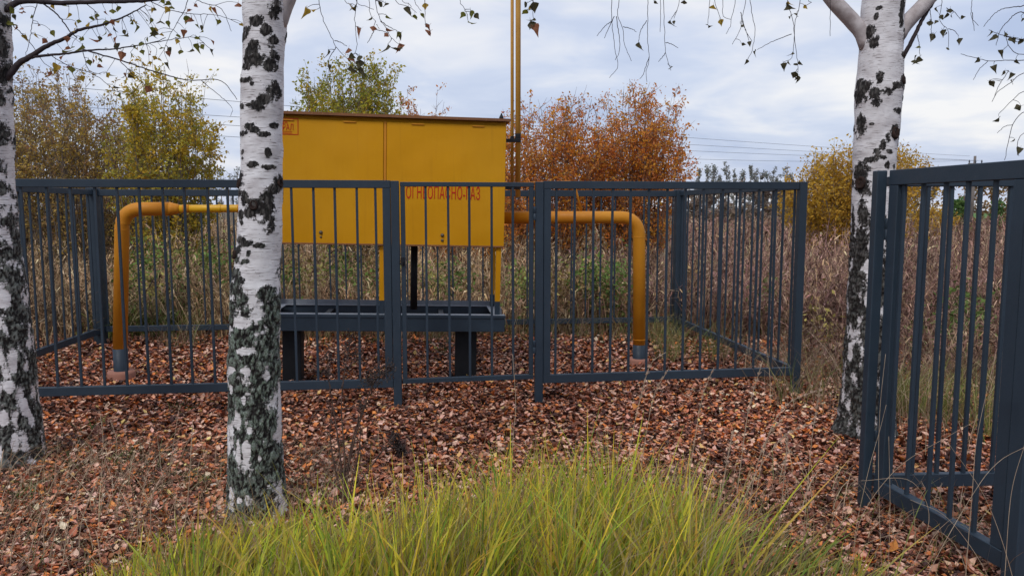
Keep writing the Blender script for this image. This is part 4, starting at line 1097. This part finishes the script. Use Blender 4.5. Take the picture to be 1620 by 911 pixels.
for i, u in enumerate((1098, 1122, 1145, 1168, 1192, 1215, 1238, 1258)):
    far_tree(u, 62 + rng.uniform(-5, 5), 297 + rng.uniform(-6, 8), 19, False, nth(i, 8, 'low grey-brown thicket behind the right side fence panel'), 'brown thickets behind the side panel', FB, size=0.9, n=700)
for i, (u, v) in enumerate(((1418, 316), (1512, 318), (1522, 321), (1580, 322))):
    far_tree(u, 80, v, 9, False, nth(i, 4, 'low green bush at the edge of the distant meadow'), 'green bushes by the meadow', FG, size=2.0, n=260)

# ------------------------------------------------------------------ power line
def power_line():
    D = 72.0; q = at(1537, 340, D)
    e = empty('utility_pole', (q[0], D, 0)); tag(e, 'thin grey utility pole on the horizon above the open gate', 'pole')
    zt = at(1537, 247, D)[2]
    obj('shaft', lathe_mesh('shaft', [(0.16, -0.3), (0.11, zt)], 12), M['wood_pole'], e)
    xa = obj('crossarm', box_mesh('crossarm', 1.35, 0.1, 0.1, 0.01, 'centre'), M['wood_pole'], e); xa.location = (0, -0.12, zt - 0.72)
    for x in (-0.58, 0.0, 0.58):
        i = obj('insulator', lathe_mesh('insulator', [(0.03, 0), (0.05, 0.05), (0.08, 0.12), (0.05, 0.2), (0.06, 0.26), (0.02, 0.3)], 10), M['wire'], e); i.location = (x, -0.12, zt - 0.665)
    pole = np.array([q[0], D])
    specs = [((36, 132), (1079, 217), 0.0), ((-60, 158), (1078, 229), -0.25), ((-60, 171), (1098, 239), -0.5), ((-60, 188), (1099, 252), -0.75)]
    lab = ['highest overhead wire crossing the whole sky', 'second overhead wire from the top', 'third overhead wire from the top', 'lowest overhead wire crossing the sky']
    for k, (a, b, dz) in enumerate(specs):
        A = at(a[0], a[1], 32.0); B = np.array([pole[0] - 0.58 + 0.39 * k, D - 0.12, zt - 0.42 + (0 if k else 0.4)])
        # sag so that it passes through b
        ts = np.linspace(0, 1, 33); best = None
        mid = at(b[0], b[1], 48.0)
        L3 = A[None] * (1 - ts[:, None]) + B[None] * ts[:, None]
        kk = (b[0] - CX) / FPX
        i = int(np.abs(L3[:, 0] - kk * (L3[:, 1])).argmin())
        zt_ = at(b[0], b[1], L3[i, 1])[2]
        s = (L3[i, 2] - zt_) / max(0.05, 4 * ts[i] * (1 - ts[i]))
        L3[:, 2] -= 4 * ts * (1 - ts) * np.clip(s, 0.0, 2.2)
        ext = A[None] + (L3[0] - L3[1])[None] * np.array([[4.0]])
        L3 = np.vstack([ext, L3])
        O = np.array([A[0], A[1], 0])
        w = obj('power_wire', tube_mesh('power_wire', L3 - O, 0.011, 5, straight=True), M['wire']); w.location = O
        tag(w, lab[k], 'wire', 'overhead wires')
power_line()

# ------------------------------------------------------------------ blades, stems, leaf litter
def blades(B, lean, hgt, wid, curve, ncol, tipc, seg=5, droop=0.0):
    """flat tapering blades. B (n,3) bases, lean (n,2) horizontal run as share of height, curve: how much lean grows to the tip"""
    n = len(B); t = np.linspace(0, 1, seg + 1)
    run = t[None] * (1 - curve[:, None]) + t[None] ** 2.2 * curve[:, None]
    P = B[:, None] + np.stack([lean[:, :1] * hgt[:, None] * run, lean[:, 1:] * hgt[:, None] * run, hgt[:, None] * (t[None] - droop * t[None] ** 3 * curve[:, None])], -1)
    fa = rng.uniform(0, math.pi, n); side = np.stack([np.cos(fa), np.sin(fa), 0 * fa], 1)
    w = wid[:, None] * np.clip(1.0 - t[None] ** 2.2, 0.06, 1) * np.clip(0.6 + t[None] * 2, 0, 1)
    Lf = P - side[:, None] * w[..., None] / 2; Rt_ = P + side[:, None] * w[..., None] / 2
    V = np.stack([Lf, Rt_], 2).reshape(-1, 3)
    idx = np.arange(n * (seg + 1) * 2).reshape(n, seg + 1, 2)
    Fq = np.stack([idx[:, :-1, 0], idx[:, :-1, 1], idx[:, 1:, 1], idx[:, 1:, 0]], -1).reshape(-1, 4)
    c = ncol[:, None] * (1 - t[None, :, None] ** 1.5) + tipc[:, None] * t[None, :, None] ** 1.5
    c = np.repeat(c[:, :, None], 2, 2).reshape(-1, 3)
    return V, Fq, c, P
def merge(parts):
    V = np.vstack([p[0] for p in parts]); off = np.cumsum([0] + [len(p[0]) for p in parts[:-1]])
    Fq = np.vstack([p[1] + o for p, o in zip(parts, off)]); c = np.vstack([p[2] for p in parts])
    return V, Fq, c
def inside(x, y, m=0.0):
    p = np.stack([x, y], 1) - FL[None]
    a = p @ ex; b = p @ ey
    return (a > -m) & (a < 7.03 + m) & (b > -m) & (b < 3.17 + m)

def litter():
    # candidate positions in the visible wedge, denser towards the camera
    n = 285000
    y = 2.4 + 9.8 * rng.uniform(0, 1, n) ** 1.25; x = rng.uniform(-1, 1, n) * (y * 0.74 + 0.5)
    keep = rng.uniform(0, 1, n) < np.clip(1.25 - (y - 3) * 0.03, 0.3, 1)
    dens = fbm(np.stack([x * 0.9, y * 0.9, 0 * x], 1), 3, 31)
    wild = (y > 9.6) | (x > 3.4 + 0.1 * y)
    keep &= np.where(wild, rng.uniform(0, 1, n) < 0.45, rng.uniform(0, 1, n) < 0.75 + dens * 0.5)
    x, y = x[keep], y[keep]; n = len(x)
    lft = (x < -1.3) & (y < 5.6)
    pal = np.array([(0.37, 0.135, 0.068), (0.62, 0.37, 0.27), (0.06, 0.026, 0.020), (0.60, 0.20, 0.055), (0.16, 0.060, 0.038), (0.50, 0.26, 0.175), (0.58, 0.38, 0.14)])
    k = rng.choice(7, n, p=[.26, .165, .17, .085, .165, .13, .025])
    c = pal[k] * rng.uniform(0.7, 1.2, (n, 1)) * rng.uniform(0.93, 1.07, (n, 3))
    patch = fbm(np.stack([x * 0.5, y * 0.5, 0 * x + 9], 1), 3, 77)[:, None]
    c = np.clip(c * (0.5 + 0.85 * patch) * 1.55, 0.004, 0.88)
    z = gh(x, y) + rng.uniform(0.0, 0.03, n)
    s = rng.uniform(0.019, 0.045, n) * (1 + np.clip(y - 6, 0, 6) * 0.06) * (0.84 + 0.16 * smooth(3.6, 5.5, y)) * np.where(rng.uniform(0, 1, n) < 0.06, 1.35, 1)
    a = rng.uniform(0, 2 * math.pi, n)
    tilt = rng.normal(0, 0.24, (n, 2))
    d = np.stack([np.cos(a), np.sin(a), tilt[:, 0]], 1); w = np.stack([-np.sin(a), np.cos(a), tilt[:, 1]], 1)
    C = np.stack([x, y, z], 1)
    cu = rng.normal(0.16, 0.2, n) + (rng.uniform(0, 1, n) < 0.12) * 0.45
    up = np.array([[0, 0, 1.0]])
    def pt(t, q, h): return C + d * (s * t)[:, None] + w * (s * q)[:, None] + up * (s * h)[:, None]
    o1 = rng.uniform(-.06, .06, n); 
    pts = [pt(-0.5 + 0 * s, 0 * s, cu * 0.6), pt(-0.1 + o1, 0.42 + o1, cu), pt(0.60 + 0 * s, 0 * s, cu * 1.3), pt(-0.1 - o1, -0.42 - o1, cu * 0.9), pt(0.02 + 0 * s, 0 * s, -0.05 + 0 * s)]
    V = np.stack(pts, 1).reshape(-1, 3)
    i = np.arange(n)[:, None] * 5
    Fq = np.concatenate([i + [[4, p, (p + 1) % 4]] for p in range(4)], 0)
    me = np_mesh('leaf_litter', V, Fq, col=np.repeat(c, 5, axis=0))
    tag(obj('leaf_litter', me, M['litter']), 'carpet of fallen brown and pinkish birch leaves over the ground', 'leaves', kind='stuff')
litter()
# a few large bright leaves that stand out on the litter
om = [leaf_mesh('fallen_leaf', 0.07, 0.5, 90 + k) for k in range(3)]
for m_ in om: m_.materials.append(M['orange_leaf'])
for i, (u, v, s) in enumerate(sorted(((298, 700, 1.1), (249, 831, 1.3), (625, 688, 0.9), (1008, 648, 1.0), (1077, 655, 1.0), (1045, 670, 0.9), (568, 815, 1.0), (178, 715, .8), (690, 640, .7), (1290, 770, 1.0), (1330, 745, .9), (325, 875, 1.1), (495, 775, .9), (1420, 890, 1.1), (1075, 740, .9), (980, 690, .8), (430, 735, .8), (208, 690, .8)))):
    q = gnd(u, v); o = obj('fallen_leaf', om[rng.integers(0, 3)], None)
    o.location = (q[0], q[1], float(gh(q[0], q[1])[0]) + 0.042)
    o.rotation_euler = (rng.normal(0, .25), rng.normal(0, .25), rng.uniform(0, 6.28)); o.scale = (s,) * 3
    tag(o, nth(i, 18, 'large bright orange leaf lying on the litter'), 'leaf', 'bright orange fallen leaves')

def herbage():
    parts = []
    # ---- tall dry weeds behind and beside the enclosure
    def field(n, x, y, h, straw_w, leafy, wd):
        z = gh(x, y)
        mauve = smooth(-1.2, 2.8, x - (y - 9) * 0.12 + rng.normal(0, .6, n))          # willowherb and goldenrod on the right
        grn = np.clip((fbm(np.stack([x * .45, y * .45, 0 * x + 3], 1), 3, 55) - 0.52) * 6, 0, 1) * (1 - mauve * .75)
        st = palette(n, [(0.48, 0.34, 0.20), (0.34, 0.22, 0.13), (0.62, 0.49, 0.32), (0.11, 0.075, 0.05)], [.32, .25, .22, .21])
        br = palette(n, [(0.30, 0.18, 0.15), (0.20, 0.12, 0.10), (0.40, 0.25, 0.21), (0.50, 0.36, 0.25), (0.09, 0.055, 0.045)], [.30, .26, .2, .12, .12])
        pick = (rng.uniform(0, 1, n) < mauve * 0.85)[:, None]
        c = np.where(pick, br, st)
        gc = palette(n, [(0.17, 0.22, 0.06), (0.27, 0.28, 0.08), (0.12, 0.18, 0.05)])
        gsel = (rng.uniform(0, 1, n) < grn * 0.6)[:, None]
        c = np.where(gsel, gc, c); h = np.where(gsel[:, 0], h * 0.55, h)
        lean = rng.normal(0, 0.20, (n, 2)) * np.where(rng.uniform(0, 1, (n, 1)) < 0.2, 2.4, 1) + [[0.03, 0]]
        cln = fbm(np.stack([x * .9, y * .9, 0 * x + 5], 1), 3, 66); h = h * (0.45 + 1.1 * cln) * (0.62 + 0.38 * smooth(9.2, 12.0, y)); c = 1.12 * c * np.array([[1.03, 0.98, 0.93]]) * (0.1 + 1.8 * fbm(np.stack([x * 1.6, y * 1.6, 0 * x + 15], 1), 3, 67))[:, None]
        V, Fq, cc, P = blades(np.stack([x, y, z - 0.02], 1), lean, h, wd, rng.uniform(0.2, 1.0, n), c * 0.8, c * 1.1, 4, 0.15)
        parts.append((V, Fq, cc))
        # side leaves and seed heads on the weeds
        kidx = np.repeat(np.arange(n), leafy); m = len(kidx)
        f = rng.uniform(0.35, 1.0, m) ** 0.8 * 4; i0 = np.clip(f.astype(int), 0, 3); fr = (f - i0)[:, None]
        Q = P[kidx, i0] * (1 - fr) + P[kidx, i0 + 1] * fr
        hl = rng.uniform(0.04, 0.17, m)
        V, Fq, cc, _ = blades(Q, rng.normal(0, 1.0, (m, 2)), hl, wd[kidx] * rng.uniform(0.8, 2.6, m), rng.uniform(0.5, 1, m), c[kidx] * rng.uniform(.55, 1.1, (m, 1)), c[kidx] * rng.uniform(.7, 1.2, (m, 1)), 2, 0.7)
        parts.append((V, Fq, cc))
    # behind the back fence
    n = 17000
    y = 9.3 + rng.uniform(0, 1, n) ** 1.5 * 6.0; x = rng.uniform(-1, 1, n) * (y * 0.76)
    ok = ~inside(x, y, 0.05) & ~((x > 3.0) & (y < 9.0))
    x, y = x[ok], y[ok]; n = len(x)
    h = rng.uniform(0.5, 1.25, n) * np.where(x > 2, 1.0, 0.98)
    field(n, x, y, h, 0, 4, rng.uniform(0.004, 0.016, n))
    # left and right of the enclosure
    n = 3800
    y = rng.uniform(6.6, 11.5, n); x = rng.uniform(3.0, 8.5, n)
    ok = (~inside(x, y, 0.15)) & (rng.uniform(0, 1, n) < smooth(2.7, 3.9, x + (y - 6.5) * 0.45)) & (x < y * 0.78)
    x, y = x[ok], y[ok]; n = len(x)
    field(n, x, y, rng.uniform(0.35, 1.15, n) * (0.55 + 0.45 * smooth(6.5, 8.5, y)), 0, 5, rng.uniform(0.005, 0.010, n))
    n = 1600
    y = rng.uniform(6.4, 10, n); x = rng.uniform(-8.0, -4.4, n)
    ok = ~inside(x, y, 0.1)
    field(ok.sum(), x[ok], y[ok], rng.uniform(0.3, 1.2, ok.sum()), 0, 4, rng.uniform(0.005, 0.010, ok.sum()))
    # farther field
    n = 12000
    y = 14 + rng.uniform(0, 1, n) ** 1.4 * 50; x = rng.uniform(-1, 1, n) * (y * 0.78)
    field(n, x, y, rng.uniform(0.7, 1.45, n), 0, 2, rng.uniform(0.014, 0.032, n) * (y / 18))
    # broad-leaved green and yellowing weeds in patches
    ctr = []
    for u0, u1, v0, v1, k in ((205, 370, 400, 520, 26), (815, 1000, 430, 520, 40), (1075, 1260, 440, 520, 14), (450, 600, 400, 470, 14), (655, 790, 440, 480, 10), (1290, 1345, 470, 540, 2), (1430, 1600, 430, 560, 9)):
        for _ in range(k):
            D_ = rng.uniform(9.6, 11.5) if u1 < 1270 else rng.uniform(7.5, 10.5); ctr.append(at(rng.uniform(u0, u1), rng.uniform(v0, v1), D_))
    ctr = np.array(ctr); ctr[:, 2] = np.clip(ctr[:, 2], 0.1, 1.0)
    k = 110; C = np.repeat(ctr, k, 0) + rng.normal(0, 1, (len(ctr) * k, 3)) * [[0.13, 0.12, 0.15]]
    C[:, 2] = np.maximum(C[:, 2], 0.03)
    cb = np.repeat(palette(len(ctr), [(0.16, 0.24, 0.06), (0.24, 0.28, 0.08), (0.40, 0.34, 0.10), (0.33, 0.22, 0.10)], [.36, .26, .2, .18]), k, 0) * rng.uniform(.55, 1.3, (len(C), 1))
    V, Fq, cc = leaf_quads(C, 0.062, cb)
    parts.append((V, np.arange(len(V)).reshape(-1, 4), cc))
    V, Fq, c = merge(parts)
    tag(obj('dry_herbage', np_mesh('dry_herbage', V, Fq, col=c), M['herb']), 'tall dry straw and mauve-brown weeds filling the field behind the fence', 'weeds', kind='stuff')
herbage()

def low_grass():
    """thin dead grass and small green tufts on the litter"""
    parts = []
    def tufts(cx_, cy_, k, spread, h0, h1, cols, w=0.004, lean=0.45, bias=(0.1, 0)):
        m = len(cx_) * k
        x = np.repeat(cx_, k) + rng.normal(0, spread, m); y = np.repeat(cy_, k) + rng.normal(0, spread, m)
        c = palette(m, cols)
        V, Fq, cc, _ = blades(np.stack([x, y, gh(x, y) - 0.01], 1), rng.normal(0, lean, (m, 2)) + [bias], rng.uniform(h0, h1, m), rng.uniform(.6, 1.3, m) * w, rng.uniform(.4, 1, m), c * .85, c * 1.1, 5, 0.35)
        parts.append((V, Fq, cc))
    DRY = [(0.42, 0.30, 0.19), (0.30, 0.19, 0.12), (0.5, 0.39, 0.26), (0.18, 0.11, 0.075)]
    GRN = [(0.13, 0.17, 0.05), (0.22, 0.23, 0.07), (0.35, 0.29, 0.12)]
    # along the rear and right side rails
    n = 90; s = rng.uniform(0, 1, n); p = BL[None] * (1 - s[:, None]) + BR[None] * s[:, None] - ey[None] * rng.uniform(-.1, .5, (n, 1))
    tufts(p[:, 0], p[:, 1], 16, 0.09, 0.15, 0.55, DRY + GRN)
    n = 24; s = rng.uniform(0.35, 1, n); p = FR[None] * (1 - s[:, None]) + BR[None] * s[:, None] + ex[None] * rng.uniform(-.75, .15, (n, 1))
    tufts(p[:, 0], p[:, 1], 26, 0.08, 0.2, 0.6, GRN + [(0.35, 0.28, 0.13)])
    # right of the enclosure, through the open gate
    n = 60; x = rng.uniform(2.2, 4.6, n); y = rng.uniform(5.2, 7.2, n)
    tufts(x, y, 22, 0.09, 0.2, 0.62, DRY + GRN, 0.005)
    n = 10; x = rng.uniform(2.75, 3.4, n); y = rng.uniform(5.0, 5.9, n)
    tufts(x, y, 60, 0.10, 0.25, 0.6, [(0.25, 0.27, 0.07), (0.36, 0.32, 0.12), (0.18, 0.22, 0.06)], 0.005, 0.25)
    # foreground left: thin dead grass
    n = 190; x = rng.uniform(-3.1, -0.9, n); y = rng.uniform(3.0, 4.9, n)
    tufts(x, y, 13, 0.12, 0.08, 0.34, [(0.55, 0.42, 0.28)] + DRY + [(0.12, 0.13, 0.05)], 0.0036, 0.6)
    n = 80; x = rng.uniform(0.6, 2.3, n); y = rng.uniform(3.05, 4.3, n)
    tufts(x, y, 10, 0.12, 0.08, 0.36, [(0.55, 0.42, 0.28)] + DRY + [(0.16, 0.19, 0.06)], 0.0038, 0.5)
    n = 75; x = rng.uniform(2.15, 4.4, n); y = rng.uniform(4.7, 8.4, n); ok = x > 2.1 + np.clip(6.3 - y, 0, 2) * 0.35; x, y = x[ok], y[ok]
    tufts(x, y, 20, 0.11, 0.2, 0.6, DRY, 0.004, 0.5)
    # small green sprigs
    q = np.array([gnd(u, v)[:2] for u, v in ((150, 680), (55, 770), (120, 740), (320, 780), (330, 765), (280, 650), (190, 735), (700, 560), (1085, 560), (1060, 545), (600, 610), (590, 545), (1130, 540), (955, 545), (940, 530), (40, 790))])
    tufts(q[:, 0], q[:, 1], 26, 0.05, 0.05, 0.18, [(0.09, 0.14, 0.04), (0.14, 0.19, 0.05), (0.07, 0.10, 0.035)], 0.006, 0.7)
    V, Fq, c = merge(parts)
    tag(obj('sparse_grass', np_mesh('sparse_grass', V, Fq, col=c), M['herb']), 'thin dead grass and green sprigs coming through the fallen leaves', 'grass', kind='stuff')
low_grass()

def front_grass():
    parts = []
    prof_u = [150, 200, 300, 400, 470, 520, 600, 650, 700, 750, 850, 950, 1000, 1050, 1100, 1150, 1250, 1340, 1400]
    prof_v = [905, 862, 815, 792, 786, 786, 780, 758, 732, 716, 688, 692, 706, 728, 738, 785, 838, 865, 892]
    YGR = [(0.60, 0.60, 0.05), (0.45, 0.55, 0.05), (0.78, 0.63, 0.06), (0.22, 0.34, 0.045)]
    tips = [(0.68, 0.48, 0.10), (0.50, 0.47, 0.07), (0.6, 0.30, 0.08), (0.40, 0.45, 0.08)]
    def clump(n, y0, y1, fill, cols, tipcols, width, leanx=0.26):
        y = rng.uniform(y0, y1, n)
        u = rng.uniform(120, 1420, n)
        x = (u - CX) / FPX * y * 1.02
        vt = np.interp(u, prof_u, prof_v) + rng.normal(0, 14, n)
        # clumpy: favour tuft centres
        cl = fbm(np.stack([x * 6, y * 6, 0 * x], 1), 2, 91)
        keep = (cl > fill) | (rng.uniform(0, 1, n) < 0.18)
        right = smooth(1080, 1200, u); left = 1 - smooth(330, 480, u)
        keep &= rng.uniform(0, 1, n) > np.maximum(right * 0.42, left * 0.05)
        # blade height from the outline of the grass at that distance
        w = (vt - CY) / FPX
        zt = HC + (-math.sin(PITCH) - w * math.cos(PITCH)) / (math.cos(PITCH) - w * math.sin(PITCH)) * y
        h = np.clip(zt * rng.uniform(0.45, 1.06, n) * (0.70 + 0.66 * fbm(np.stack([x * 5, y * 5, 0 * x + 7], 1), 2, 19)), 0.10, 0.80)
        keep &= (zt > 0.10)
        x, y, h, right = x[keep], y[keep], h[keep], right[keep]; m = len(x)
        c, tcol = palette(m, cols), palette(m, tipcols)
        dull = (right * 0.6)[:, None]
        c = c * (1 - dull) + np.array([[0.15, 0.17, 0.07]]) * dull
        th = rng.uniform(0, 1, m); tcol = np.where((th < 0.5)[:, None], c * 1.1, tcol)
        lean = np.stack([rng.normal(leanx, 0.24, m) + (fbm(np.stack([x * 4, y * 4, 0 * x + 2], 1), 2, 17) - 0.5) * 1.3, rng.normal(-0.02, 0.18, m)], 1)
        V, Fq, cc, _ = blades(np.stack([x, y, gh(x, y) - 0.02], 1), lean, h, rng.uniform(.6, 1.4, m) * width, rng.uniform(.0, 1.0, m) ** 1.4, c, tcol, 7, 0.22)
        parts.append((V, Fq, cc))
    clump(8800, 2.35, 3.45, 0.535, YGR, tips, 0.0115, 0.20)
    clump(5200, 2.3, 3.65, 0.28, [(0.36, 0.27, 0.13), (0.45, 0.35, 0.2), (0.24, 0.17, 0.09)], [(0.5, 0.38, 0.22), (0.42, 0.26, 0.12)], 0.004, 0.2)
    V, Fq, c = merge(parts)
    tag(obj('grass', np_mesh('grass', V, Fq, col=c), M['grass']), 'long yellow-green sedge grass leaning right in the foreground', 'grass', kind='stuff')
front_grass()

# ------------------------------------------------------------------ single dry stalks, dead weeds, fallen twigs
def stalk(pts, D, label, group=None, plume=0.0, r=0.0022):
    q = np.array([at(u, v, D) for u, v in pts])
    base = q[0].copy(); g = float(gh(base[0], base[1])[0])
    # root the stalk in the ground
    dirn = q[0] - q[1]; k = (q[0][2] - g) / max(1e-3, -dirn[2]) if dirn[2] < 0 else 0
    if q[0][2] > g: q = np.vstack([[q[0][0] - (q[1][0] - q[0][0]) * 0.2, q[0][1], g - 0.02], q])
    O = np.array([q[0][0], q[0][1], 0])
    e = empty('dry_grass_stalk', O); tag(e, label, 'grass stalk', group)
    c = resample(q - O, 26)
    obj('stem', tube_mesh('stem', c, [r, r * 0.8, r * 0.5], 5, straight=True), M['straw'], e)
    if plume > 0:
        n = int(90 * plume); f = rng.uniform(0.72, 1.0, n); i = np.clip((f * 25).astype(int), 0, 24)
        B = c[i]; tg = c[np.clip(i + 1, 0, 25)] - c[i - 1]; tg /= np.linalg.norm(tg, axis=1, keepdims=True)
        d = tg + rng.normal(0, 0.32, (n, 3)); d /= np.linalg.norm(d, axis=1, keepdims=True)
        ln = rng.uniform(0.012, 0.036, (n, 1)) * (1.2 - f[:, None] * .6)
        P = B[:, None] + d[:, None] * ln[:, None] * np.linspace(0, 1, 3)[None, :, None]
        V, Fq = tubes(P, np.array([[0.0008, 0.0019, 0.0005]]).repeat(n, 0), 3)
        tag(obj('plume', np_mesh('plume', V, Fq), M['plume'], e), kind='stuff')
SR = 'tall plumed dry stalk in front of the right fence panel'
for i, (pts, D) in enumerate(sorted((([(985, 790), (1000, 690), (1013, 630), (1030, 575), (1054, 557)], 3.6), ([(1008, 790), (1020, 700), (1035, 625), (1058, 583)], 3.65), ([(1085, 790), (1100, 690), (1112, 625), (1130, 580)], 3.6),
               ([(1160, 830), (1175, 710), (1186, 640), (1207, 570)], 3.5), ([(1195, 790), (1215, 690), (1245, 640), (1292, 617)], 3.6), ([(1275, 800), (1285, 690), (1300, 600)], 3.7), ([(1150, 880), (1180, 780), (1235, 695), (1292, 666)], 3.3),
               ([(1178, 870), (1192, 760), (1215, 690), (1240, 660)], 3.35), ([(1230, 860), (1240, 760), (1246, 690)], 3.4), ([(1130, 850), (1148, 740), (1160, 680)], 3.45)), key=lambda q: q[0][-1][0])):
    stalk(pts, D, nth(i, 10, SR), 'plumed stalks before the right panel', 1.0)
stalk([(806, 790), (812, 690), (816, 640), (811, 560)], 3.6, 'single thin pale stalk standing before the closed gate')
SL = 'thin tan stalk leaning over the lower left litter'
for i, pts in enumerate(sorted(([(40, 905), (62, 820), (95, 740), (135, 700)], [(48, 900), (80, 800), (112, 745), (150, 715)], [(75, 900), (92, 830), (130, 760), (165, 705)], [(98, 905), (110, 820), (140, 740), (172, 698)], [(125, 900), (128, 830), (150, 770), (168, 735)], [(0, 780), (40, 745), (70, 735)], [(10, 820), (30, 770), (48, 740)],
            [(215, 870), (222, 800), (235, 745), (246, 730)], [(290, 850), (298, 780), (303, 700), (305, 665)], [(160, 760), (163, 700), (158, 650)], [(238, 860), (240, 790), (258, 750)], [(180, 740), (185, 700), (175, 665)], [(268, 740), (278, 680), (285, 640)], [(15, 905), (22, 850), (45, 800), (60, 790)]), key=lambda q: q[-1][0])):
    stalk(pts, float(np.clip(gnd(pts[0][0], min(905, pts[0][1]))[1] * 0.99, 3.05, 4.8)), nth(i, 14, SL), 'leaning stalks on the left', 0.25, 0.0024)
SG = 'pale stalk tangled before the open gate leaf'
for i, (pts, D) in enumerate(sorted((([(1395, 905), (1390, 760), (1392, 650), (1401, 560)], 3.15), ([(1355, 830), (1375, 740), (1392, 680), (1402, 640)], 3.4), ([(1528, 905), (1538, 780), (1546, 690), (1575, 560)], 2.9), ([(1362, 820), (1420, 740), (1500, 690), (1550, 662)], 3.2), ([(1405, 905), (1408, 800), (1406, 690)], 3.1),
               ([(1600, 905), (1560, 790), (1500, 700)], 2.9), ([(1470, 905), (1540, 780), (1580, 730), (1625, 705)], 2.85), ([(1590, 905), (1600, 780), (1622, 700)], 2.8), ([(1330, 905), (1370, 860), (1430, 840)], 3.1), ([(1440, 905), (1470, 820), (1440, 760), (1362, 760)], 3.15), ([(1560, 905), (1500, 820), (1440, 790)], 2.9)), key=lambda q: q[0][-1][0])):
    stalk(pts, D, nth(i, 11, SG), 'stalks around the open gate', 0.0, 0.0013)

def dead_weed(label, base, stems, heads, D, name='dead_weed', headsize=1.0):
    b = at(base[0], base[1], D); O = np.array([b[0], b[1], 0])
    e = empty(name, O); tag(e, label, 'weed')
    lines = []
    for pts in stems:
        q = np.array([at(u, v, D + k * 0.02) for k, (u, v) in enumerate(pts)])
        q[0][2] = min(q[0][2], float(gh(q[0][0], q[0][1])[0]) - 0.02) if pts[0] == base else q[0][2]
        c = resample(q - O, 24); lines.append(c)
        obj('stem', tube_mesh('stem', c, [0.0058, 0.0042, 0.0022], 5, straight=True), M['weed_stem'], e)
        # shrivelled leaves down the stem
        n = 14; i = rng.integers(5, 23, n); B = c[i]
        d = rng.normal(0, 1, (n, 3)); d[:, 2] -= 0.6; d /= np.linalg.norm(d, axis=1, keepdims=True)
        P = B[:, None] + d[:, None] * rng.uniform(.02, .05, (n, 1, 1)) * np.linspace(0, 1, 4)[None, :, None]; P[:, 2:, 2] -= 0.006
        V, Fq = tubes(P, np.array([[0.0008, 0.0028, 0.0022, 0.0006]]).repeat(n, 0), 4)
        tag(obj('dry_leaves', np_mesh('dry_leaves', V, Fq), M['weed_dark'], e), kind='stuff')
    for (u, v, rx, ry, n) in heads:
        c = at(u, v, D) - O; k = ppm(c + O)
        Q = c[None] + rng.normal(0, 1, (n, 3)) * [[rx * k * 0.5, rx * k * 0.35, ry * k * 0.5]]
        d = rng.normal(0, 1, (n, 3)); d /= np.linalg.norm(d, axis=1, keepdims=True)
        P = Q[:, None] + d[:, None] * rng.uniform(.008, .022, (n, 1, 1)) * headsize * np.linspace(-.5, .5, 3)[None, :, None]
        V, Fq = tubes(P, np.array([[0.0012, 0.0042, 0.0012]]).repeat(n, 0) * headsize, 4)
        # fine stalklets back to the nearest stem
        al = np.vstack(lines); sel = rng.integers(0, n, max(6, n // 5))
        P2 = np.stack([Q[sel], np.array([(al[np.linalg.norm(al - p, axis=1).argmin()] + p) / 2 + [0, 0, -0.004] for p in Q[sel]]), np.array([al[np.linalg.norm(al - p, axis=1).argmin()] for p in Q[sel]])], 1)
        V2, F2 = tubes(P2, np.full((len(sel), 3), 0.0008), 3)
        tag(obj('seed_head', np_mesh('seed_head', np.vstack([V, V2]), np.vstack([Fq, F2 + len(V)])), M['weed_dark'], e), kind='stuff')
    return e
dead_weed('dark dead weed with clustered seed heads standing before the front fence', (545, 800),
          [[(545, 800), (538, 720), (528, 650), (520, 600), (518, 575)], [(545, 800), (545, 720), (540, 640), (548, 570), (556, 535)], [(545, 800), (555, 720), (575, 650), (592, 605), (618, 578)], [(545, 800), (550, 740), (562, 680), (585, 620), (600, 570)], [(545, 800), (530, 740), (522, 690), (526, 640)],
           [(545, 800), (560, 750), (570, 690), (566, 650)], [(548, 790), (600, 720), (622, 690), (630, 680)]],
          [(600, 592, 18, 13, 150), (586, 604, 14, 9, 70), (616, 580, 10, 9, 50), (518, 590, 9, 16, 45), (520, 562, 7, 14, 35), (552, 545, 10, 24, 60), (545, 575, 9, 14, 40), (565, 560, 8, 16, 35), (572, 640, 8, 12, 35)], 3.95, headsize=0.9)
dead_weed('small blackened drooping weed on the leaf litter below the gate post', (632, 724),
          [[(632, 724), (630, 705), (622, 685), (614, 674)], [(632, 724), (636, 708), (630, 690)], [(632, 724), (640, 712), (642, 700)]],
          [(624, 695, 9, 13, 90), (632, 708, 9, 8, 60), (640, 716, 7, 5, 25)], 4.75, headsize=1.3)
def fallen_twig(pts, label, r=0.004):
    q = np.array([gnd(u, v) for u, v in pts]); q[:, 2] = gh(q[:, 0], q[:, 1]) + 0.045
    O = q[0].copy()
    o = obj('fallen_twig', tube_mesh('fallen_twig', q - O, [r, r * .8, r * .4], 6), M['weed_stem']); o.location = O
    tag(o, label, 'twig')
fallen_twig([(470, 657), (520, 654), (570, 650), (620, 647), (665, 650), (700, 656)], 'long thin fallen twig lying left of the middle fence post', 0.006)
fallen_twig([(600, 690), (640, 696), (690, 696), (735, 692)], 'dark fallen twig beside the small blackened weed', 0.005)
fallen_twig([(590, 722), (620, 722), (650, 727)], 'short dark twig below the small blackened weed', 0.004)
